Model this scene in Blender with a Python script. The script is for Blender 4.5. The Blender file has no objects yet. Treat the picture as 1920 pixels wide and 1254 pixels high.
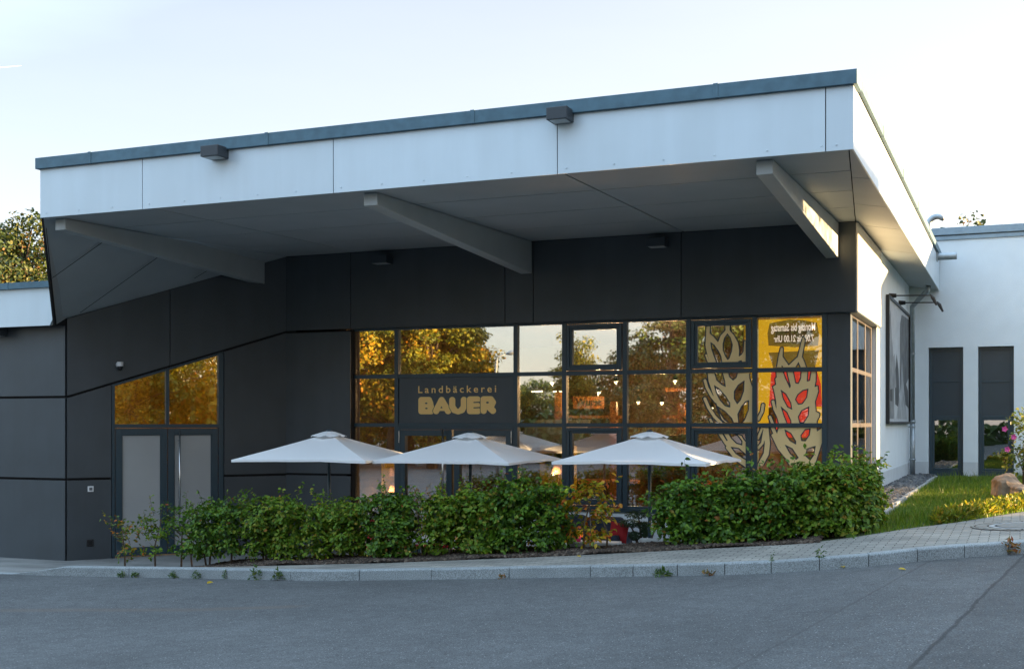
import bpy, math, random
import numpy as np
from math import sin, cos, tan, atan, atan2, radians, degrees, pi, sqrt, hypot
from mathutils import Vector, Matrix
random.seed(7); rng = np.random.default_rng(7)

# ---------------------------------------------------------------- camera, sky, sun, exposure
SC = bpy.context.scene
COL = SC.collection
F_PX = 2277.0; YAW = radians(22.7); CZ = 2.42
cam = bpy.data.cameras.new('camera'); cam_o = bpy.data.objects.new('camera', cam); COL.objects.link(cam_o)
cam.sensor_width = 36; cam.lens = F_PX/1920*36; cam.shift_y = 166/1920; cam.clip_start = .1; cam.clip_end = 3000
cam_o.location = (0, 0, CZ); cam_o.rotation_euler = (pi/2, 0, YAW)
SC.camera = cam_o
SUN_AZ, SUN_EL = radians(20), radians(6)          # azimuth from +X towards +Y
W = bpy.data.worlds.new("World"); SC.world = W; W.use_nodes = True
_s = W.node_tree.nodes.new('ShaderNodeTexSky'); _s.sky_type = 'NISHITA'; _s.sun_disc = False
_s.sun_elevation = SUN_EL; _s.sun_rotation = pi/2 - SUN_AZ; _s.altitude = 300; _s.air_density = 1.0; _s.dust_density = 1.0; _s.ozone_density = 1.4
_v = W.node_tree.nodes.new('ShaderNodeMix'); _v.data_type = 'RGBA'; _v.inputs[0].default_value = .85      # thin high veil of cloud
_g = W.node_tree.nodes.new('ShaderNodeTexCoord'); _sx = W.node_tree.nodes.new('ShaderNodeSeparateXYZ'); _rp = W.node_tree.nodes.new('ShaderNodeValToRGB')
W.node_tree.links.new(_g.outputs['Generated'], _sx.inputs[0]); _dt = W.node_tree.nodes.new('ShaderNodeVectorMath'); _dt.operation = 'DOT_PRODUCT'; _dt.inputs[1].default_value = (-.30*cos(SUN_AZ), -.30*sin(SUN_AZ), 1)
W.node_tree.links.new(_g.outputs['Generated'], _dt.inputs[0])
_cn = W.node_tree.nodes.new('ShaderNodeTexNoise'); _cn.inputs['Scale'].default_value = 2.2; _cn.inputs['Detail'].default_value = 5; _cm = W.node_tree.nodes.new('ShaderNodeMapping'); _cm.inputs['Scale'].default_value = (1, 1, 5)
W.node_tree.links.new(_g.outputs['Generated'], _cm.inputs[0]); W.node_tree.links.new(_cm.outputs[0], _cn.inputs['Vector'])
_ca = W.node_tree.nodes.new('ShaderNodeMath'); _ca.operation = 'MULTIPLY_ADD'; _ca.inputs[1].default_value = .14; W.node_tree.links.new(_cn.outputs['Fac'], _ca.inputs[0]); W.node_tree.links.new(_dt.outputs['Value'], _ca.inputs[2])
W.node_tree.links.new(_ca.outputs[0], _rp.inputs[0]); W.node_tree.links.new(_rp.outputs[0], _v.inputs[7])
_rp.color_ramp.elements[0].position = .08; _rp.color_ramp.elements[0].color = (.93, .87, .87, 1)
_e = _rp.color_ramp.elements.new(.46); _e.color = (.55, .56, .68, 1)
_rp.color_ramp.elements[-1].position = .80; _rp.color_ramp.elements[-1].color = (1.25, 1.70, 2.2, 1)
W.node_tree.links.new(_s.outputs[0], _v.inputs[6]); W.node_tree.links.new(_v.outputs[2], W.node_tree.nodes['Background'].inputs[0])
W.node_tree.nodes['Background'].inputs[1].default_value = .15
sl = bpy.data.lights.new('sun', 'SUN'); sl.energy = 3.8; sl.angle = radians(.5); sl.color = (1, .67, .33)
so = bpy.data.objects.new('sun', sl); COL.objects.link(so)
so.rotation_euler = Vector((cos(SUN_AZ)*cos(SUN_EL), sin(SUN_AZ)*cos(SUN_EL), sin(SUN_EL))).to_track_quat('Z', 'Y').to_euler()
SC.view_settings.view_transform = 'Standard'; SC.view_settings.look = 'None'
SC.view_settings.exposure = 3.05; SC.view_settings.gamma = 1
SC.cycles.max_bounces = 8; SC.cycles.transparent_max_bounces = 16; SC.cycles.caustics_reflective = False; SC.cycles.caustics_refractive = False

# ---------------------------------------------------------------- measuring helpers
def PX(px, Y): return Y*tan(atan((px-960)/F_PX)-YAW)            # world X of an image column on the plane y = Y
def depth(x, y): return -x*sin(YAW)+y*cos(YAW)
def AZ(py, x, y): return CZ+(793-py)*depth(x, y)/F_PX           # world height of an image row at plan point x, y

# ---------------------------------------------------------------- materials
def mat(name, col, rough=.5, metal=0., spec=.5, noise=0., nscale=8., bump=0., bscale=60., detail=6, coat=0.):
    m = bpy.data.materials.new(name); m.use_nodes = True; nt = m.node_tree; b = nt.nodes['Principled BSDF']
    b.inputs['Base Color'].default_value = (*col, 1); b.inputs['Roughness'].default_value = rough
    b.inputs['Metallic'].default_value = metal; b.inputs['Specular IOR Level'].default_value = spec
    if coat: b.inputs['Coat Weight'].default_value = coat
    tc = nt.nodes.new('ShaderNodeTexCoord')
    if noise:
        n = nt.nodes.new('ShaderNodeTexNoise'); n.inputs['Scale'].default_value = nscale; n.inputs['Detail'].default_value = detail
        nt.links.new(tc.outputs['Object'], n.inputs['Vector'])
        r = nt.nodes.new('ShaderNodeValToRGB'); r.color_ramp.elements[0].position = .3; r.color_ramp.elements[1].position = .7
        r.color_ramp.elements[0].color = (*[max(0, c*(1-noise)) for c in col], 1); r.color_ramp.elements[1].color = (*[min(1, c*(1+noise)) for c in col], 1)
        nt.links.new(n.outputs['Fac'], r.inputs[0]); nt.links.new(r.outputs[0], b.inputs['Base Color'])
    if bump:
        n2 = nt.nodes.new('ShaderNodeTexNoise'); n2.inputs['Scale'].default_value = bscale; n2.inputs['Detail'].default_value = 4
        nt.links.new(tc.outputs['Object'], n2.inputs['Vector'])
        bp = nt.nodes.new('ShaderNodeBump'); bp.inputs['Strength'].default_value = bump; bp.inputs['Distance'].default_value = .01
        nt.links.new(n2.outputs['Fac'], bp.inputs['Height']); nt.links.new(bp.outputs[0], b.inputs['Normal'])
    return m
def emat(name, col, s):
    m = bpy.data.materials.new(name); m.use_nodes = True; b = m.node_tree.nodes['Principled BSDF']
    b.inputs['Base Color'].default_value = (*col, 1); b.inputs['Emission Color'].default_value = (*col, 1); b.inputs['Emission Strength'].default_value = s
    return m
def leafmat(name, cols, trans=.3, rough=.45):
    m = bpy.data.materials.new(name); m.use_nodes = True; nt = m.node_tree; b = nt.nodes['Principled BSDF']
    g = nt.nodes.new('ShaderNodeNewGeometry'); r = nt.nodes.new('ShaderNodeValToRGB')
    el = r.color_ramp.elements
    while len(el) > 1: el.remove(el[0])
    el[0].position = cols[0][0]; el[0].color = (*cols[0][1], 1)
    for p, c in cols[1:]:
        e = el.new(p); e.color = (*c, 1)
    nt.links.new(g.outputs['Random Per Island'], r.inputs[0]); nt.links.new(r.outputs[0], b.inputs['Base Color'])
    b.inputs['Roughness'].default_value = rough
    t = nt.nodes.new('ShaderNodeBsdfTranslucent'); nt.links.new(r.outputs[0], t.inputs[0])
    mx = nt.nodes.new('ShaderNodeMixShader'); mx.inputs[0].default_value = trans
    nt.links.new(b.outputs[0], mx.inputs[1]); nt.links.new(t.outputs[0], mx.inputs[2])
    nt.links.new(mx.outputs[0], nt.nodes['Material Output'].inputs[0])
    return m
def glassmat(name, refl, tint=(1, 1, 1), wave=.13, gcol=(1, 1, 1)):
    m = bpy.data.materials.new(name); m.use_nodes = True; nt = m.node_tree; nt.nodes.remove(nt.nodes['Principled BSDF'])
    tc = nt.nodes.new('ShaderNodeTexCoord'); n = nt.nodes.new('ShaderNodeTexNoise'); n.inputs['Scale'].default_value = 1.3; n.inputs['Detail'].default_value = 1.5
    nt.links.new(tc.outputs['Object'], n.inputs['Vector'])
    bp = nt.nodes.new('ShaderNodeBump'); bp.inputs['Strength'].default_value = wave; bp.inputs['Distance'].default_value = .01
    nt.links.new(n.outputs['Fac'], bp.inputs['Height'])
    g = nt.nodes.new('ShaderNodeBsdfGlossy'); g.inputs['Roughness'].default_value = .011; g.inputs[0].default_value = (*gcol, 1)
    nt.links.new(bp.outputs[0], g.inputs['Normal'])
    t = nt.nodes.new('ShaderNodeBsdfTransparent'); t.inputs[0].default_value = (*tint, 1)
    fr = nt.nodes.new('ShaderNodeFresnel'); fr.inputs[0].default_value = 1.5
    ma = nt.nodes.new('ShaderNodeMath'); ma.operation = 'MULTIPLY_ADD'; ma.inputs[1].default_value = 1.0; ma.inputs[2].default_value = refl; ma.use_clamp = True
    nt.links.new(fr.outputs[0], ma.inputs[0])
    mx = nt.nodes.new('ShaderNodeMixShader'); nt.links.new(ma.outputs[0], mx.inputs[0])
    nt.links.new(t.outputs[0], mx.inputs[1]); nt.links.new(g.outputs[0], mx.inputs[2]); nt.links.new(mx.outputs[0], nt.nodes['Material Output'].inputs[0])
    return m

M = {}
M['dark'] = mat('anthracite_panel', (.049, .060, .070), .42, noise=.10, nscale=1.6, bump=.06, bscale=220)
M['frame'] = mat('anthracite_frame', (.026, .052, .070), .35)
M['gap'] = mat('joint_dark', (.008, .008, .009), .9)
M['silver'] = mat('silver_panel', (.58, .67, .73), .33, metal=.15, noise=.03, nscale=1.2)
def streaks(m, amt):
    nt = m.node_tree; b = nt.nodes['Principled BSDF']; src = b.inputs['Base Color'].links[0].from_socket if b.inputs['Base Color'].links else None
    tc = nt.nodes.new('ShaderNodeTexCoord'); mp = nt.nodes.new('ShaderNodeMapping'); mp.inputs['Scale'].default_value = (2.2, 2.2, .2); n = nt.nodes.new('ShaderNodeTexNoise'); n.inputs['Scale'].default_value = 1.4; n.inputs['Detail'].default_value = 7
    nt.links.new(tc.outputs['Object'], mp.inputs[0]); nt.links.new(mp.outputs[0], n.inputs['Vector']); r = nt.nodes.new('ShaderNodeValToRGB'); r.color_ramp.elements[0].position = .42; r.color_ramp.elements[0].color = (1-amt, 1-amt, 1-amt*1.1, 1); r.color_ramp.elements[1].position = .62; r.color_ramp.elements[1].color = (1, 1, 1, 1)
    nt.links.new(n.outputs['Fac'], r.inputs[0]); x = nt.nodes.new('ShaderNodeMix'); x.data_type = 'RGBA'; x.blend_type = 'MULTIPLY'; x.inputs[0].default_value = 1; nt.links.new(src, x.inputs[6]); nt.links.new(r.outputs[0], x.inputs[7])
    g = nt.nodes.new('ShaderNodeNewGeometry'); mr = nt.nodes.new('ShaderNodeMapRange'); mr.inputs[3].default_value = 1-amt; mr.inputs[4].default_value = 1+amt; nt.links.new(g.outputs['Random Per Island'], mr.inputs[0])   # sheets differ a little in tone
    y = nt.nodes.new('ShaderNodeVectorMath'); y.operation = 'SCALE'; nt.links.new(x.outputs[2], y.inputs[0]); nt.links.new(mr.outputs[0], y.inputs['Scale']); nt.links.new(y.outputs[0], b.inputs['Base Color'])
streaks(M['silver'], .045); streaks(M['dark'], .09)
M['soffit'] = mat('soffit_panel', (.38, .42, .44), .6, metal=.08, noise=.06, nscale=1.1)
M['beam'] = mat('beam_paint', (.42, .45, .45), .5, noise=.04, nscale=3)
M['zinc'] = mat('zinc_coping', (.075, .145, .19), .5, metal=.3, noise=.15, nscale=7)
M['plaster'] = mat('white_plaster', (.78, .84, .87), .85, noise=.03, nscale=2.5, bump=.5, bscale=70)
M['plinth'] = mat('grey_plinth', (.60, .64, .66), .85, noise=.06, nscale=4, bump=.4, bscale=60)
M['steel'] = mat('stainless_steel', (.6, .61, .62), .25, metal=1)
M['galv'] = mat('galvanised', (.36, .40, .42), .45, metal=.6, noise=.15, nscale=9)
M['black'] = mat('black_metal', (.012, .012, .013), .4)
M['frost'] = mat('frosted_glass', (.38, .39, .39), .22, noise=.06, nscale=.9)
M['glass'] = glassmat('window_glass', .38, (.80, .78, .72))
M['glass2'] = glassmat('clear_glass', .20, (.9, .9, .88))
M['glass3'] = glassmat('backed_glass', .06, (.97, .95, .9))
M['gold'] = mat('gold_foil', (.95, .62, .21), .45)
M['ear'] = mat('ear_foil', (.98, .72, .34), .5)
_nt = M['ear'].node_tree; _t = _nt.nodes.new('ShaderNodeBsdfTranslucent'); _t.inputs[0].default_value = (.95, .66, .28, 1); _m = _nt.nodes.new('ShaderNodeMixShader'); _m.inputs[0].default_value = .0
_nt.links.new(_nt.nodes['Principled BSDF'].outputs[0], _m.inputs[1]); _nt.links.new(_t.outputs[0], _m.inputs[2]); _nt.links.new(_m.outputs[0], _nt.nodes['Material Output'].inputs[0])
M['navy'] = mat('navy_foil', (.015, .03, .045), .45)
M['lampglass'] = mat('lamp_diffuser', (.5, .52, .52), .3)
M['white'] = mat('white_plastic', (.75, .76, .76), .35)
M['fabric'] = mat('parasol_fabric', (.93, .94, .95), .8, bump=.15, bscale=500)
_nt = M['fabric'].node_tree; _t = _nt.nodes.new('ShaderNodeBsdfTranslucent'); _t.inputs[0].default_value = (.8, .8, .78, 1)
_m = _nt.nodes.new('ShaderNodeMixShader'); _m.inputs[0].default_value = .2
_nt.links.new(_nt.nodes['Principled BSDF'].outputs[0], _m.inputs[1]); _nt.links.new(_t.outputs[0], _m.inputs[2]); _nt.links.new(_m.outputs[0], _nt.nodes['Material Output'].inputs[0])
M['concrete'] = mat('concrete', (.36, .37, .36), .85, noise=.18, nscale=14, bump=.4, bscale=90)
M['bark'] = mat('bark', (.07, .05, .035), .9, noise=.4, nscale=14, bump=.6, bscale=40)
M['wood'] = mat('stained_wood', (.30, .13, .045), .5, noise=.3, nscale=5)
M['orangewood'] = mat('orange_timber', (.24, .09, .02), .5, noise=.2, nscale=5)
M['darkwood'] = mat('dark_wood', (.06, .035, .02), .6, noise=.3, nscale=6)
M['yellow'] = mat('yellow_paint', (.62, .43, .02), .6)
M['red'] = mat('red_fabric', (.45, .02, .025), .8)
M['navyfabric'] = mat('blue_grey_fabric', (.035, .05, .075), .9, noise=.2, nscale=12, bump=.5, bscale=300)
M['tablewhite'] = mat('table_white', (.62, .64, .66), .5)
M['tablegrey'] = mat('table_grey', (.12, .12, .13), .5)
M['inwall'] = mat('interior_wall', (.09, .06, .03), .8, noise=.2, nscale=2)
M['infloor'] = mat('interior_floor', (.16, .09, .05), .5, noise=.3, nscale=5)
M['bulb'] = emat('warm_bulb', (1, .78, .45), 2.5)
M['tube'] = emat('light_strip', (1, .85, .6), 1.2)
M['shade'] = emat('lit_shade', (1, .50, .22), .07)
M['soil'] = mat('soil', (.045, .035, .028), .95, noise=.4, nscale=20, bump=.8, bscale=60)
M['rock'] = mat('boulder_stone', (.26, .19, .13), .9, noise=.45, nscale=4, bump=1, bscale=18)
M['twig'] = mat('twig', (.10, .07, .045), .9, noise=.3, nscale=30)

# ---------------------------------------------------------------- mesh builders
class MB:
    def __init__(s): s.v = []; s.f = []
    def add(s, vs, fs):
        o = len(s.v); s.v += [tuple(v) for v in vs]; s.f += [tuple(i+o for i in f) for f in fs]; return s
    def box(s, x0, x1, y0, y1, z0, z1, Mx=None):
        vs = [Vector((x, y, z)) for z in (z0, z1) for y in (y0, y1) for x in (x0, x1)]
        if Mx is not None: vs = [Mx @ v for v in vs]
        return s.add(vs, [(0, 2, 3, 1), (4, 5, 7, 6), (0, 1, 5, 4), (2, 6, 7, 3), (0, 4, 6, 2), (1, 3, 7, 5)])
    def prism(s, poly, fn):           # poly: 2D list; fn(p, k) -> 3D for k = 0 back, 1 front
        n = len(poly); vs = [fn(p, 0) for p in poly]+[fn(p, 1) for p in poly]
        fs = [tuple(range(n))[::-1], tuple(range(n, 2*n))]+[(i, (i+1) % n, (i+1) % n+n, i+n) for i in range(n)]
        return s.add(vs, fs)
    def tube(s, pts, rad, n=8, caps=True):
        pts = [Vector(p) for p in pts]; m = len(pts)
        if not hasattr(rad, '__len__'): rad = [rad]*m
        base = len(s.v); prev = None
        for i, p in enumerate(pts):
            d = (pts[min(i+1, m-1)]-pts[max(i-1, 0)]).normalized()
            if prev is None:
                a = d.orthogonal().normalized()
            else:
                a = (prev-d*prev.dot(d)).normalized()
            prev = a; b = d.cross(a)
            for k in range(n):
                t = 2*pi*k/n; q = p+(a*cos(t)+b*sin(t))*rad[i]; s.v.append(tuple(q))
        for i in range(m-1):
            for k in range(n):
                k2 = (k+1) % n; s.f.append((base+i*n+k, base+i*n+k2, base+(i+1)*n+k2, base+(i+1)*n+k))
        if caps:
            s.f.append(tuple(base+k for k in range(n))[::-1]); s.f.append(tuple(base+(m-1)*n+k for k in range(n)))
        return s
    def lathe(s, prof, c=(0, 0, 0), n=20):
        base = len(s.v); c = Vector(c)
        for r, z in prof:
            for k in range(n): s.v.append((c.x+r*cos(2*pi*k/n), c.y+r*sin(2*pi*k/n), c.z+z))
        for i in range(len(prof)-1):
            for k in range(n):
                k2 = (k+1) % n; s.f.append((base+i*n+k, base+i*n+k2, base+(i+1)*n+k2, base+(i+1)*n+k))
        s.f.append(tuple(base+k for k in range(n))[::-1]); s.f.append(tuple(base+(len(prof)-1)*n+k for k in range(n)))
        return s
    def build(s, name, m, parent=None, smooth=False, bevel=0., loc=None):
        me = bpy.data.meshes.new(name); me.from_pydata(s.v, [], s.f); me.update()
        me.materials.append(m)
        if smooth:
            me.polygons.foreach_set('use_smooth', [True]*len(me.polygons))
        o = bpy.data.objects.new(name, me); COL.objects.link(o)
        if parent: o.parent = parent
        if loc: o.location = loc
        if bevel:
            b = o.modifiers.new('bevel', 'BEVEL'); b.width = bevel; b.segments = 2; b.limit_method = 'ANGLE'
        return o
def thing(name, label, cat, loc=(0, 0, 0), rz=0, group=None):
    o = bpy.data.objects.new(name, None); COL.objects.link(o); o.location = loc; o.rotation_euler = (0, 0, rz); o.empty_display_size = .1
    o['label'] = label; o['category'] = cat
    if group: o['group'] = group
    return o
def tag(o, label, cat, group=None, kind=None):
    if label: o['label'] = label
    if cat: o['category'] = cat
    if group: o['group'] = group
    if kind: o['kind'] = kind
    return o
def struct(o): o['kind'] = 'structure'; return o
def copy_tree(o, label=None):
    c = o.copy(); COL.objects.link(c)
    if label: c['label'] = label
    for ch in list(o.children):
        d = ch.copy(); COL.objects.link(d); d.parent = c
        for g in list(ch.children):
            e = g.copy(); COL.objects.link(e); e.parent = d
    return c
def np_mesh(name, V, Fq, m, parent=None, smooth=False):      # V (n,3), Fq (k,4) or (k,3) index arrays
    me = bpy.data.meshes.new(name); k = Fq.shape[1]
    me.vertices.add(len(V)); me.vertices.foreach_set('co', V.astype(np.float32).ravel())
    me.loops.add(Fq.size); me.loops.foreach_set('vertex_index', Fq.astype(np.int32).ravel())
    me.polygons.add(len(Fq)); me.polygons.foreach_set('loop_start', np.arange(0, Fq.size, k, dtype=np.int32)); me.polygons.foreach_set('loop_total', np.full(len(Fq), k, dtype=np.int32))
    me.update(calc_edges=True); me.materials.append(m)
    if smooth: me.polygons.foreach_set('use_smooth', [True]*len(me.polygons))
    o = bpy.data.objects.new(name, me); COL.objects.link(o)
    if parent: o.parent = parent
    return o
def nrm(a): return a/np.maximum(np.linalg.norm(a, axis=1, keepdims=True), 1e-9)
def leaves(name, P, N, size, m, parent=None, aspect=.62, jit=.35, droop=.25):
    n = len(P); N = nrm(N); T = rng.normal(size=(n, 3)); T[:, 2] -= droop*2
    T = nrm(T-N*(T*N).sum(1, keepdims=True)); B = np.cross(N, T)
    s = (size*(1+jit*rng.uniform(-1, 1, n)))[:, None]; w = s*aspect*.5
    fold = s*.10
    b = P; l1 = P+T*s*.3+B*w+N*fold; l2 = P+T*s*.68+B*w*.82+N*fold; tip = P+T*s-N*fold*.6; r2 = P+T*s*.68-B*w*.82+N*fold; r1 = P+T*s*.3-B*w+N*fold
    V = np.stack([b, l1, l2, tip, r2, r1], 1).reshape(-1, 3)
    i = (np.arange(n)*6)[:, None]
    Fq = np.concatenate([i+np.array([[0, 3, 2, 1]]), i+np.array([[0, 5, 4, 3]])], 0)
    return np_mesh(name, V, Fq, m, parent)
# wall frame: u along the wall, z up, n outwards
class Fr:
    def __init__(s, P, d): s.P = Vector((*P, 0)); s.d = Vector((*d, 0)).normalized(); s.n = Vector((s.d.y, -s.d.x, 0))
    def __call__(s, u, z, n=0.): return s.P+s.d*u+Vector((0, 0, z))+s.n*n
    def box(s, mb, u0, u1, z0, z1, n0, n1):
        vs = [s(u, z, n) for n in (n1, n0) for z in (z0, z1) for u in (u0, u1)]
        return mb.add(vs, [(0, 1, 3, 2), (4, 6, 7, 5), (0, 4, 5, 1), (2, 3, 7, 6), (0, 2, 6, 4), (1, 5, 7, 3)])
    def poly(s, mb, pts, n0, n1): return mb.prism(pts, lambda p, k: s(p[0], p[1], n1 if k else n0))
    def ring(s, mb, u0, u1, z0, z1, w, n0, n1, wb=None):
        wb = w if wb is None else wb
        s.box(mb, u0, u0+w, z0, z1, n0, n1); s.box(mb, u1-w, u1, z0, z1, n0, n1)
        s.box(mb, u0+w, u1-w, z1-w, z1, n0, n1); s.box(mb, u0+w, u1-w, z0, z0+wb, n0, n1)

# implicit flat shapes -> mesh by marching squares
def sd_poly(X, Y, pts):
    d = np.full(X.shape, 1e9); inside = np.zeros(X.shape, bool); n = len(pts)
    for i in range(n):
        ax, ay = pts[i]; bx, by = pts[(i+1) % n]
        ex, ey = bx-ax, by-ay; wx, wy = X-ax, Y-ay
        t = np.clip((wx*ex+wy*ey)/(ex*ex+ey*ey+1e-12), 0, 1); d = np.minimum(d, np.hypot(wx-ex*t, wy-ey*t))
        c = ((ay > Y) != (by > Y)); xi = ax+(Y-ay)*(bx-ax)/((by-ay) if by != ay else 1e-9); inside ^= (c & (X < xi))
    return np.where(inside, -d, d)
def sd_line(X, Y, pts, r):
    d = np.full(X.shape, 1e9)
    for (ax, ay), (bx, by) in zip(pts[:-1], pts[1:]):
        ex, ey = bx-ax, by-ay; wx, wy = X-ax, Y-ay
        t = np.clip((wx*ex+wy*ey)/(ex*ex+ey*ey+1e-12), 0, 1); d = np.minimum(d, np.hypot(wx-ex*t, wy-ey*t))
    return d-r
def field_mesh(mb, xs, ys, D, fn):
    D = np.where(np.abs(D) < 1e-4, 1e-4, D)
    ny, nx = D.shape; cache = {}
    def vid(key, x, y):
        if key not in cache: cache[key] = len(mb.v); mb.v.append(tuple(fn(x, y)))
        return cache[key]
    for j in range(ny-1):
        for i in range(nx-1):
            c = [(i, j), (i+1, j), (i+1, j+1), (i, j+1)]; dv = [D[q[1], q[0]] for q in c]
            if min(dv) > 0: continue
            out = []
            for k in range(4):
                a, b = c[k], c[(k+1) % 4]; da, db = dv[k], dv[(k+1) % 4]
                if da < 0: out.append(vid(a, xs[a[0]], ys[a[1]]))
                if (da < 0) != (db < 0):
                    t = da/(da-db); x = xs[a[0]]*(1-t)+xs[b[0]]*t; y = ys[a[1]]*(1-t)+ys[b[1]]*t
                    out.append(vid((min(a, b), max(a, b)), x, y))
            if len(out) >= 3: mb.f.append(tuple(out))
def text_mesh(txt, space=1., bold=0.):
    c = bpy.data.curves.new('t', 'FONT'); c.body = txt; c.size = 1; c.space_character = space; c.offset = bold; c.resolution_u = 4
    o = bpy.data.objects.new('t', c); COL.objects.link(o)
    dg = bpy.context.evaluated_depsgraph_get(); me = bpy.data.meshes.new_from_object(o.evaluated_get(dg))
    bpy.data.objects.remove(o); V = np.array([v.co[:] for v in me.vertices]); Fc = [tuple(p.vertices) for p in me.polygons]
    bpy.data.meshes.remove(me); V[:, 0] -= V[:, 0].min(); V[:, 1] -= V[:, 1].min(); V[:, 0] /= V[:, 0].max(); V[:, 1] /= V[:, 1].max()
    return V, Fc
def put_text(mb, txt, fr, u0, u1, z0, z1, n, space=1., bold=0., mirror=False):
    V, Fc = text_mesh(txt, space, bold)
    us = (1-V[:, 0]) if mirror else V[:, 0]
    mb.add([fr(u0+(u1-u0)*u, z0+(z1-z0)*z, n) for u, z in zip(us, V[:, 1])], Fc)

# ---------------------------------------------------------------- levels of the ground
KX = [-200, -30, -12.29, -7.95, -5.44, -2.95, -2.45, -1.95, -1.46, -.98, -.53, -.11, 1, 3, 12, 60]
KZ = [-1.2, -.1, .32, .464, .62, .777, .819, .874, .922, .982, 1.019, 1.037, 1.10, 1.2, 1.5, 2.0]
def zr(x): return float(np.interp(x, KX, KZ))
kerb = []          # kerb line: (x, y, heading)
_x, _y, _h = -16.0, 13.0, 0.
kerb.append((_x, _y, _h))
while _y < 34 and len(kerb) < 800:
    if _x >= -2.45: _h = min(radians(72), _h+.25*.05)
    _x += .05*cos(_h); _y += .05*sin(_h); kerb.append((_x, _y, _h))
kx = np.array([k[0] for k in kerb]); ky = np.array([k[1] for k in kerb])
def kerb_y(x): return float(np.interp(x, kx, ky)) if x > -16 else 13.0
BE = [(-60, 14.65), (-2.41, 14.65), (-1.82, 15.07), (-1.26, 15.75), (-.69, 16.5), (.04, 17.9), (2, 22), (6.5, 32.5)]   # back edge of the pavement
def be_y(x): return float(np.interp(x, [b[0] for b in BE], [b[1] for b in BE]))
def zb(x): return float(np.interp(x, [-30, -13.5, -12, -10, -8, -5.4, -2.4, -1.26, .04, 2, 7], [.0, .04, .18, .38, .51, .715, .986, 1.12, 1.22, 1.27, 1.35]))

def strip_mesh(name, ca, cb, m, nseg=6, uv=None):     # ca, cb: lists of 3D points, ruled surface between
    V = []; Fq = []; n = len(ca)
    for i in range(n):
        a, b = Vector(ca[i]), Vector(cb[i])
        for k in range(nseg+1): V.append(a.lerp(b, k/nseg)[:])
    for i in range(n-1):
        for k in range(nseg):
            q = i*(nseg+1)+k; Fq.append((q, q+nseg+1, q+nseg+2, q+1))
    o = np_mesh(name, np.array(V), np.array(Fq), m, None, True)
    return o

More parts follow.
